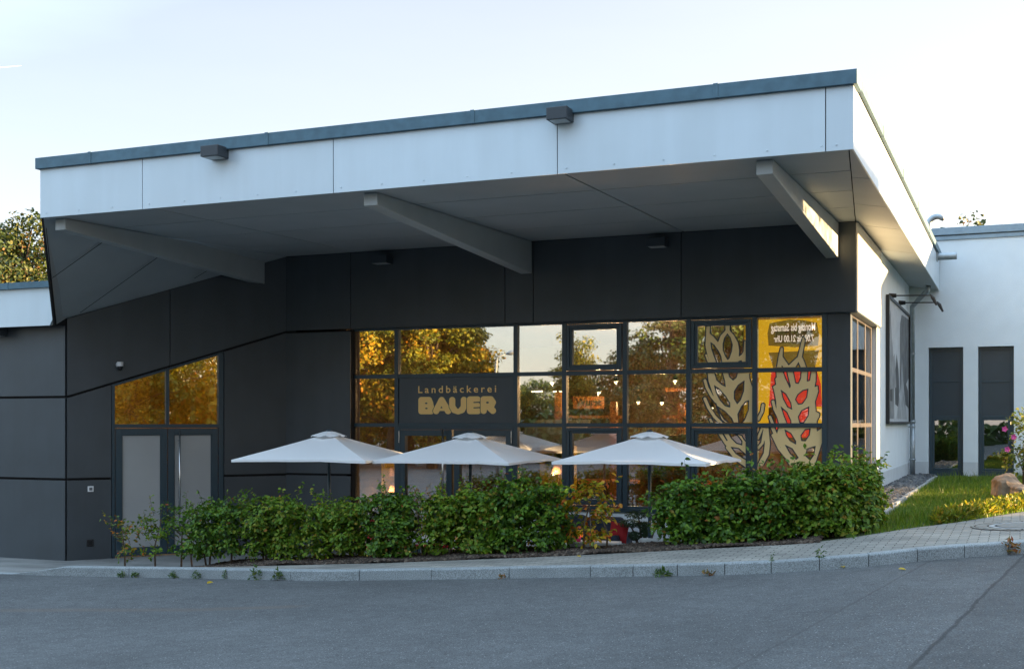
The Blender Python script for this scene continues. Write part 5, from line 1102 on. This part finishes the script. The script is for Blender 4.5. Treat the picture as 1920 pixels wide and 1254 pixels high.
hb(1225, 1275, 930, 1000, 'low leafy side of the hedge beside the right parasol pole', 700, hm, .07, sprig=25, ry=.25, stems=1)
hb(1380, 1500, 876, 1016, 'tall hedge plant in front of the gold wheat ears', 5400, hm, .074, sprig=60)
hb(1490, 1595, 864, 1010, 'tallest hedge plant before the dark corner post', 5600, hm2, .074, sprig=60, yy=15.25, zbase=zb(-2.0))
hb(1570, 1636, 857, 1000, 'corner hedge plant turning along the side wall', 5200, hm2, .072, sprig=50, yy=15.9, ry=.5, zbase=zb(-1.7))
hb(1590, 1642, 853, 990, 'rearmost hedge plant behind the corner beside the gravel strip', 4200, hm2, .070, sprig=40, yy=16.8, ry=.5, zbase=zb(-1.7))

# ================================================================ VERGE: slate, edging, grass, boulder, shrub, weeds
n = 9000; gx = rng.uniform(WC+.02, -1.84, n); gy = 16.4+(30.0-16.4)*rng.uniform(0, 1, n)**1.25
slate = leafmat('slate_chips', [(0, (.045, .048, .052)), (.5, (.09, .095, .10)), (.85, (.15, .155, .16)), (1, (.26, .24, .21))], 0, .6)
gz = np.array([verge_z(a, b_) for a, b_ in zip(gx, gy)])+.03+rng.uniform(0, .05, n)
tag(chips('slate_gravel', np.stack([gx, gy, gz], 1), .085, slate, .3), 'dark slate chippings along the foot of the white side wall', 'gravel', kind='stuff')
b_ = MB(); b_.add([(WC, 16.0, 1.1), (-1.8, 16.0, 1.1), (-1.8, 30.1, 1.15), (WC, 30.1, 1.15)], [(0, 1, 2, 3)]); struct(b_.build('gravel_bed', M['soil']))
b_ = MB()
for i, y in enumerate(np.arange(16.6, 29.6, 1.0)): z = verge_z(-1.78, y+.5); b_.box(-1.81, -1.75, y+.005, y+.995, z-.1, z+.075+random.uniform(-.01, .01))
tag(b_.build('lawn_edging', M['concrete'], bevel=.006), 'straight pale concrete edging between slate chippings and grass', 'edging')
def grass(name, n, xr, yr, hmin, hmax, m, label, w=.006, bend=.5, filt=None):
    x = rng.uniform(*xr, n); y = rng.uniform(*yr, n); be = np.interp(x, [b[0] for b in BE], [b[1] for b in BE]); keep = (y > be+.03) & (x > -1.74)
    if filt is not None: keep &= filt(x, y, be)
    x, y = x[keep], y[keep]; n = len(x); z = np.array([verge_z(a, b_) for a, b_ in zip(x, y)])-.01
    h = rng.uniform(hmin, hmax, n)*(0.75+.35*np.sin(x*2.3+1)*np.sin(y*1.7)); a = rng.uniform(0, 2*pi, n); b = rng.uniform(0, 2*pi, n)
    dx, dy = np.cos(a)*w, np.sin(a)*w; bx, by = np.cos(b)*h*bend*rng.uniform(.2, 1, n), np.sin(b)*h*bend*rng.uniform(.2, 1, n)
    V = np.stack([np.stack([x-dx, y-dy, z], 1), np.stack([x+dx, y+dy, z], 1), np.stack([x+dx*.7+bx*.3, y+dy*.7+by*.3, z+h*.6], 1), np.stack([x-dx*.7+bx*.3, y-dy*.7+by*.3, z+h*.6], 1), np.stack([x+bx, y+by, z+h], 1), np.stack([x+bx*1.01, y+by, z+h], 1)], 1).reshape(-1, 3)
    i = (np.arange(n)*6)[:, None]; Fq = np.concatenate([i+np.array([[0, 1, 2, 3]]), i+np.array([[3, 2, 5, 4]])], 0)
    return tag(np_mesh(name, V, Fq, m), label, 'grass', kind='stuff')
gm1 = leafmat('lawn_blades', [(0, (.06, .13, .008)), (.5, (.13, .24, .012)), (.85, (.24, .30, .02)), (1, (.22, .20, .06))], .35, .5)
gm2 = leafmat('ground_cover_leaves', [(0, (.08, .14, .01)), (.4, (.20, .24, .012)), (.8, (.36, .33, .02)), (1, (.45, .25, .03))], .4, .5)
grass('lawn', 90000, (-1.75, 3.8), (15.2, 30.1), .05, .14, gm1, 'green lawn between the slate strip, the white wing and the pavement', .0055)
grass('tall_grass', 2500, (-1.7, 3.8), (22, 30.0), .12, .30, gm1, 'taller grass tufts in front of the white wing', .005)
nn2 = 16000; x = rng.uniform(-1.0, 2.4, nn2); off = rng.uniform(.1, 1, nn2)**1.1*(.4+np.clip((x+1.1)*1.1, 0, 2.3)); be = np.interp(x, [b[0] for b in BE], [b[1] for b in BE]); y = be+off*1.4
z = np.array([verge_z(a, b_) for a, b_ in zip(x, y)])+rng.uniform(.01, .12, nn2)
tag(leaves('ground_cover', np.stack([x, y, z], 1), rng.normal(0, .6, (nn2, 3))+[0, 0, .5], .085, gm2, None, .22, .4, -1.1), 'yellow green ground cover along the back edge of the pavement', 'ground cover', kind='stuff')
# boulder
def boulder(px, py, y, s, label):
    x = PX(px, y); mb = MB(); n, m_ = 28, 18
    for i in range(m_+1):
        th = pi*i/m_
        for k in range(n):
            ph = 2*pi*k/n; d = Vector((sin(th)*cos(ph), sin(th)*sin(ph), cos(th)))
            r = 1+.12*sin(3*d.x+1)*cos(4*d.y)+.10*sin(5*d.z+2*d.x)+.05*sin(9*d.y+7*d.x); r *= 1-.28*max(0, d.x*.7+d.z*.55-.35)-.2*max(0, -d.x*.8+d.z*.5-.5); mb.v.append((d.x*r*s[0], d.y*r*s[1], d.z*r*s[2]))
    for i in range(m_):
        for k in range(n): mb.f.append((i*n+k, (i+1)*n+k, (i+1)*n+(k+1) % n, i*n+(k+1) % n))
    o = mb.build('boulder', M['rock'], None, loc=(x, y, AZ(py, x, y))); o.rotation_euler = (0, 0, .4)
    dm = o.modifiers.new('dec', 'DECIMATE'); dm.ratio = .35; tag(o, label, 'boulder')
boulder(1889, 916, 21.5, (.27, .24, .27), 'brown boulder lying in the grass at the right edge')
boulder(1914, 921, 21.0, (.16, .2, .12), 'smaller low stone leaning against the right side of the boulder')
# hibiscus shrub
hx = PX(1918, 22.5); hzb = verge_z(hx, 22.5)
hib = leafmat('hibiscus_leaves', [(0, (.04, .09, .01)), (.5, (.10, .16, .012)), (1, (.26, .26, .02))], .4, .4)
t = bush('hibiscus_shrub', 'leafy shrub with pink flowers at the right edge before the white wing', hx+.1, 22.5, [(-.15, 0, .62, .30, .3, .22), (.1, 0, 1.0, .36, .3, .28), (.35, .1, .6, .4, .3, .4), (-.05, 0, 1.22, .2, .2, .14)], 1500, .06, hib, 4, None, 'shrub', hzb, sprig=45)
pk = mat('pink_petals', (.62, .10, .38), .6)
for px, py in ((1884, 804), (1901, 819), (1889, 842)):
    b_ = MB(); c = Vector((PX(px, 22.2)-t.location.x, -.3, AZ(py, PX(px, 22.2), 22.2)-hzb))
    for k in range(5): a = 2*pi*k/5; u = Vector((cos(a), 0, sin(a))); v = Vector((-sin(a), 0, cos(a))); b_.add([c, c+u*.03+v*.022+Vector((0, -.02, 0)), c+u*.055+Vector((0, -.01, 0)), c+u*.03-v*.022+Vector((0, -.02, 0))], [(0, 1, 2, 3)])
    b_.build('flower', pk, t)
# weeds at the kerb
wm = leafmat('weed_green', [(0, (.025, .07, .01)), (.6, (.06, .13, .015)), (1, (.14, .17, .02))], .3, .5); wr = leafmat('weed_rusty', [(0, (.10, .10, .01)), (.5, (.25, .14, .02)), (1, (.30, .07, .02))], .3, .5)
def weed(px, dy, s, label, m=wm, tall=1., n=46, top=False):
    s_ = float(np.interp(px, [PX_ for PX_ in KPX], sarc)); x, y = float(np.interp(s_, sarc, kx)), float(np.interp(s_, sarc, ky)); h_ = float(np.interp(s_, sarc, [k[2] for k in kerb]))
    x += sin(h_)*dy; y -= cos(h_)*dy; z = zr(x)+(KH if top else 0)
    a = rng.uniform(0, 2*pi, n); r = rng.uniform(0, 1, n); P = np.stack([np.cos(a)*r*s*.5, np.sin(a)*r*s*.25, .01+rng.uniform(0, 1, n)*s*tall*(1-.6*r)], 1); N = rng.normal(0, .7, (n, 3))+[0, -.3, .6]
    o = leaves('weed', P, N, s*.30, m, None, .3, .3, -.4); o.location = (x, y, z); tag(o, label, 'weed', 'weeds growing at the kerb')
KPX = [960+F_PX*((a*cos(YAW)+b*sin(YAW))/(-a*sin(YAW)+b*cos(YAW))) for a, b in zip(kx, ky)]
KPX = list(np.maximum.accumulate(KPX))
for px, dy, s, tall, lb in ((232, .04, .13, .5, 'flat weed at the foot of the kerb, leftmost of all'), (255, .04, .13, .5, 'flat weed second from the left at the foot of the kerb'), (327, .04, .13, .6, 'small weed below the left bush at the foot of the kerb'), (373, .05, .13, .9, 'small tufted weed at the foot of the kerb, fourth from the left'), (423, .02, .09, 1.3, 'thin weed growing up in a kerb joint at the left'), (483, .05, .17, 1.2, 'tall pointed weed at the foot of the kerb'), (526, .05, .18, .8, 'broad weed right of the tall pointed one at the kerb'), (1246, .06, .20, .35, 'flat green weed under the gap of the hedge at the kerb foot')):
    weed(px, dy, s, lb, wm, tall)
weed(945, .05, .13, 'dry yellowish weed at the kerb foot near the middle', wr, .4, 24); weed(1330, .05, .16, 'low rusty weed at the kerb foot right of the flat green one', wr, .3, 26)
weed(1449, -.03, .12, 'green tuft in the kerb joint below the right hedge', wm, 1.9); weed(1539, -.03, .14, 'tall bright green tuft in the kerb joint right of the other tuft', wm, 2.0); weed(1893, -.0, .22, 'reddish green weed in the kerb joint at the far right', wr, .8)
# fallen leaves on road and pavement
dl = [(388, 1096, 'pale'), (846, 1084, 'orange'), (1684, 1069, 'tan'), (1582, 1066, 'yellow'), (1081, 1044, 'orange on the pavement')]
for px, py, lb in dl:
    top = 'pavement' in lb; y = 13.8 if top else 12.7-.0
    for _ in range(12):
        x = PX(px, y); zg = (zr(x)*.5+zb(x)*.5+.06) if top else zr(x); dd = (CZ-zg)*F_PX/(py-793); y *= dd/depth(x, y)
    x = PX(px, y); zg = zg; P = np.array([[0, 0, .012]]); o = leaves('fallen_leaf', P, np.array([[.1, -.2, 1]]), .075, om, None, .7); o.location = (x, y, zg+.004); tag(o, lb.replace(' on the pavement', '')+' dead leaf lying on the '+('pavement before the orange sapling' if top else 'asphalt near the kerb'), 'leaf')
# round manhole cover set in the pavement
bpy.context.view_layer.update(); _dg = bpy.context.evaluated_depsgraph_get()
def pave_z(x, y):
    ok, p, *_ = bpy.data.objects['pavement'].ray_cast(Vector((x, y, 4)), Vector((0, 0, -1))); return p.z if ok else 1.2
mx_, my_ = .10, 15.75; mz_ = pave_z(mx_, my_); t = thing('manhole_cover', 'round concrete manhole cover ringed by paving blocks at the right edge of the pavement', 'manhole cover', (mx_, my_, mz_))
def disc(r0, r1, a0, a1, dz, mb, n=5):
    pts = [(r, a) for a in np.linspace(a0, a1, n) for r in (r0, r1)]; o = len(mb.v)
    for r_, a in pts: x, y = mx_+r_*cos(a), my_+r_*sin(a); mb.v.append((r_*cos(a), r_*sin(a), pave_z(x, y)+dz-mz_))
    for i in range(n-1): mb.f.append((o+2*i, o+2*i+1, o+2*i+3, o+2*i+2))
mb = MB(); disc(.0, .66, 0, 2*pi, .004, mb, 40); mb.build('joint_bed', M['soil'], t)
mb = MB(); disc(.0, .36, 0, 2*pi, .012, mb, 40); mb.build('cover', mat('cover_concrete', (.20, .20, .185), .9, noise=.25, nscale=12), t)
mb = MB(); disc(.385, .45, 0, 2*pi, .010, mb, 40); mb.build('rim', M['galv'], t)
mb = MB()
for k in range(22): disc(.47, .60, k*2*pi/22+.02, (k+1)*2*pi/22-.02, .010, mb, 3)
for k in range(28): disc(.615, .65, k*2*pi/28+.015, (k+1)*2*pi/28-.015, .010, mb, 3)
mb.build('block_ring', mat('ring_blocks', (.24, .235, .21), .85, noise=.3, nscale=8), t)

# ================================================================ TREES
def tree(name, label, loc, H, crown_r, nclump, per, size, m, group=None, trunk_r=.25, cz_=.62, shape=(1, 1, 1), seed=0, conifer=False, cat='tree', bare=False):
    rs = np.random.default_rng(seed); rd = random.Random(seed); t = thing(name, label, cat, loc, 0, group); b_ = MB()
    b_.tube([(0, 0, -.3), (rd.uniform(-.2, .2), rd.uniform(-.2, .2), H*.35), (rd.uniform(-.3, .3), rd.uniform(-.3, .3), H*.7), (0, 0, H*.93)], [trunk_r, trunk_r*.75, trunk_r*.4, trunk_r*.1], 9)
    Ps = []; Ns = []
    for k in range(nclump):
        if conifer:
            f = rs.uniform(0, 1)**.8; z = H*(.12+.86*f); rr = crown_r*(1-f)**.85*rs.uniform(.35, 1)+.15; a = rs.uniform(0, 2*pi); c = np.array([rr*cos(a), rr*sin(a), z-rr*.15]); cr = (.35+.5*(1-f))*1.1
        else:
            d = rs.normal(size=3); d /= np.linalg.norm(d); r = rs.uniform(.25, 1)**.5*(1+.18*sin(3*d[0]*2+seed)+.15*sin(4*d[2]+seed*2)); c = np.array([d[0]*r*crown_r*shape[0], d[1]*r*crown_r*shape[1], H*cz_+d[2]*r*H*(1-cz_)*.98*shape[2]]); cr = (size if size > .2 or size == .14 else .24)*rs.uniform(2.2, 4.2)
        if k % 3 == 0:
            s = Vector((0, 0, max(H*.2, c[2]-abs(c[2])*.28))); e = Vector(c); mid = s.lerp(e, .5)+Vector((0, 0, .1*H*.2)); b_.tube([s, mid, e], [trunk_r*.28, trunk_r*.16, trunk_r*.04], 5, False)
        d = rs.normal(size=(per, 3)); d /= np.linalg.norm(d, axis=1, keepdims=True); P = c+d*(rs.uniform(.2, 1, (per, 1))**.5)*cr*([1, 1, .65] if not conifer else [1.2, 1.2, .4]); Ps.append(P); Ns.append(d+rs.normal(0, .6, (per, 3))+[0, 0, .5])
    leaves('crown', np.concatenate(Ps), np.concatenate(Ns), size, m, t, .7, .4, .15); b_.build('trunk', M['bark'], t, smooth=True); return t
aut = leafmat('autumn_crown', [(0, (.12, .13, .006)), (.4, (.30, .24, .006)), (.8, (.48, .30, .008)), (1, (.55, .18, .01))], .3, .6)
olv = leafmat('olive_crown', [(0, (.06, .09, .006)), (.5, (.16, .18, .008)), (1, (.30, .24, .01))], .3, .6)
dkg = leafmat('dark_crown', [(0, (.02, .045, .008)), (.6, (.05, .10, .012)), (1, (.11, .16, .02))], .2, .6)
lt = leafmat('far_left_crown', [(0, (.02, .04, .008)), (.6, (.055, .085, .012)), (.93, (.11, .10, .015)), (1, (.24, .10, .02))], .3, .6)
# the tree behind the low roof at the left
tree('broadleaf_tree', 'broad green and golden tree rising behind the low roof at the far left', (PX(38, 42), 42, 0), AZ(408, PX(70, 42), 42), 3.2, 260, 60, .17, lt, None, .3, .72, (1, 1, .9), 5)
tree('broadleaf_tree', 'lower reddish tree at the far left edge behind the low roof', (PX(-25, 40), 40, 0), AZ(450, PX(0, 40), 40), 2.2, 130, 60, .16, lt, None, .25, .72, (1, 1, .8), 9)
for i, (px, py, lb) in enumerate(((1778, 424, 'leftmost leafy tree top peeping over the wing roof'), (1819, 421, 'middle leafy tree top peeping over the wing roof'), (1865, 418, 'rightmost leafy tree top peeping over the wing roof'))):
    y = 48; tree('distant_tree', lb, (PX(px, y), y, 1), AZ(py, PX(px, y), y)-1, .9, 40, 26, .14, lt, 'tree tops behind the wing roof', .15, .8, (1, 1, 1), 20+i)
# trees across the road (mirrored in the windows)
def mirror_x(px, Y):            # x of a thing at depth Y (behind the camera) seen mirrored in the glass plane at image column px
    return PX(px, 2*G-Y)
GR2 = 'trees across the road'
specs = [(635, -22, 13, 4.5, aut), (690, -25, 14, 4.2, olv), (730, -20, 13.0, 3.6, aut), (772, -24, 13.5, 3.6, aut), (812, -20, 11.5, 2.8, olv), (858, -24, 9.6, 2.3, aut), (590, -20, 13, 4.5, olv)]
t0 = None
names = ['first', 'second', 'third', 'fourth', 'fifth', 'sixth', 'seventh']
for i, (px, Y, H, r_, m_) in enumerate(specs):
    X_ = mirror_x(px, Y); z0 = zr(X_)
    tree('roadside_tree', f'golden autumn tree across the road, {names[i]} of the row behind the viewer', (X_, Y, z0-.2), H, r_, 170, 120, .17, m_, GR2, .3, .55, (1, 1, 1), 40+i)
for i, (px, Y, H, r_, m_, con) in enumerate([(925, -46, 6.6, 2.2, olv, False), (1078, -40, 8.6, 1.6, olv, False), (985, -48, 5.8, 2.6, dkg, False), (1198, -22, 6.9, 1.6, dkg, False), (1266, -16, 12.0, 2.6, dkg, True), (1385, -20, 12.5, 3.4, dkg, False), (1470, -24, 12, 4.0, dkg, False), (1140, -40, 5.0, 2.4, dkg, False)]):
    X_ = mirror_x(px, Y); tree('conifer' if con else 'roadside_tree', 'dark conifer across the road behind the viewer' if con else f'olive green tree across the road, number {names[min(i,6)]} after the golden row'+(', last' if i == 7 else ''), (X_, Y, zr(X_)-.2), H, r_, 160, 110, .16, m_, GR2, .28, .52, (1, 1, 1), 60+i, con)
for i, (X_, Y_) in enumerate(((25, -9), (29, -3), (25.5, 1.5), (31, 6), (34, 0))): tree('roadside_tree', f'golden tree on the rise right of the road, {names[i]} from the front', (X_, Y_, 1.2), 10.5, 3.8, 150, 90, .19, (olv, aut)[i % 2], 'trees on the right of the road', .3, .5, (1, 1, 1), 90+i)
for i, X_ in enumerate((6, 14, 23)): tree('roadside_tree', f'tree to the right across the road, {names[i]} from the lamp post', (X_, -22-3*i, zr(X_)-.2), 11, 4.2, 130, 44, .32, dkg, GR2, .3, .55, (1, 1, 1), 80+i)
# hedge row behind the road so that the mirrored horizon is closed
b_ = []
n = 14000; x = rng.uniform(-75, 30, n); P = np.stack([x, -30+rng.normal(0, 1.0, n)+2*np.sin(x*.2), rng.uniform(-.5, 2.8, n)+.6*np.sin(x*.7)], 1)
tag(leaves('undergrowth', P, rng.normal(0, .6, (n, 3))+[0, .5, .4], .5, dkg, None, .7), 'dense green undergrowth along the far side of the road', 'undergrowth', kind='stuff')
n = 9000; a_ = rng.uniform(0, 1, n); P = np.stack([27+6*a_+rng.normal(0, .8, n), -9+17*rng.uniform(0, 1, n), rng.uniform(0, 4.6, n)], 1)
tag(leaves('shrubbery', P, rng.normal(0, .6, (n, 3))+[-.5, 0, .4], .42, aut, None, .7), 'golden shrubbery on the rise to the right of the road', 'shrubbery', kind='stuff')
# street lamp across the road
X_ = mirror_x(931, -8); t = thing('street_lamp', 'tall galvanised street lamp across the road mirrored in the top window', 'street lamp', (X_, -8, zr(X_)))
b_ = MB(); b_.tube([(0, 0, 0), (0, 0, 5.0), (.1, 0, 5.2), (.6, 0, 5.3)], [.07, .05, .045, .035], 10); b_.build('pole', M['galv'], t, smooth=True); b_ = MB(); b_.tube([(.5, 0, 5.3), (.7, 0, 5.32), (1.1, 0, 5.33)], [.05, .11, .06], 10); b_.build('lamp_head', M['galv'], t, smooth=True)
# unseen house added on the right, turned along the sun to shade the road
t = thing('shade_house', 'unseen pale house with pitched roof, added right of the view for its shade', 'house', (32, 19, 1.2), radians(20))
MB().box(-4.5, 5, -9.5, 9.3, -1, 5.2).build('wall', M['plaster'], t)
b_ = MB(); b_.add([(-4.9, -9.9, 5.2), (5.4, -9.9, 5.2), (5.4, 9.6, 5.2), (-4.9, 9.6, 5.2), (.2, -9.9, 8.0), (.2, 9.6, 8.0)], [(0, 3, 5, 4), (1, 4, 5, 2), (0, 4, 1), (2, 5, 3), (0, 1, 2, 3)]); b_.build('roof', mat('roof_tiles', (.22, .08, .05), .8, noise=.2), t)
for yy in (-7, -3.5, 0, 3.5):
    b_ = MB(); b_.box(-4.56, -4.5, yy, yy+1.2, 1.0, 2.3); b_.build('window', M['frame'], t)
t = thing('shade_tree', 'unseen box crowned tree, added right of the view to block low sun', 'tree', (13, 23.9, 1.2))  # tree added out of view to keep sun off forecourt and beam
n = 12000; P = np.stack([rng.uniform(-.7, .7, n), rng.uniform(-1.6, 1.5, n), rng.uniform(1.78, 3.9, n)], 1); leaves('crown', P, rng.normal(0, 1, (n, 3))+[0, 0, .5], .11, hm, t); n = 1500; P = np.stack([rng.uniform(-.7, .7, n), rng.uniform(-1.6, 1.15, n), rng.uniform(3.9, 6.1, n)], 1); leaves('crown_top', P, rng.normal(0, 1, (n, 3))+[0, 0, .5], .12, hm, t); b_ = MB(); b_.tube([(0, 0, -.2), (.03, 0, 1.9), (0, 0, 5.6)], [.08, .06, .02], 9); [b_.tube([(0, 0, 1.8+.5*k), (.3*(-1)**k, 1.3, 2.2+.5*k)], [.03, .01], 5) for k in range(3)]; [b_.tube([(0, 0, 1.8+.5*k), (.3*(-1)**k, -1.3, 2.2+.5*k)], [.03, .01], 5) for k in range(3)]; b_.build('trunk', M['bark'], t)
t = thing('shade_hedge', 'unseen green hedge, added right of the lawn to shade the grass', 'hedge', (9, 28.2, 1.2))  # hedge added out of view so the rear grass falls in shade
n = 9000; P = np.stack([rng.uniform(-.5, .5, n), rng.uniform(-4.2, 4., n), rng.uniform(0, 1.8, n)], 1); leaves('foliage', P, rng.normal(0, 1, (n, 3))+[0, 0, .5], .10, hm, t); b_ = MB(); [b_.tube([(0, y, -.1), (0, y, 1.1)], .02, 6) for y in np.arange(-3.8, 3.8, .6)]; b_.build('stems', M['twig'], t)
# contrail
b_ = MB(); D_ = 2500.
def far(px, py): u = (px-960)/F_PX; v = (793-py)/F_PX; return Vector((-sin(YAW)+cos(YAW)*u, cos(YAW)+sin(YAW)*u, v))*D_+Vector((0, 0, CZ))
b_.tube([far(-60, 131), far(0, 127), far(40, 123.5)], [.9, .9, .3], 6)
tag(b_.build('contrail', emat('contrail_white', (1, 1, 1), .14), None), 'thin white aircraft contrail low in the sky at the upper left', 'contrail')
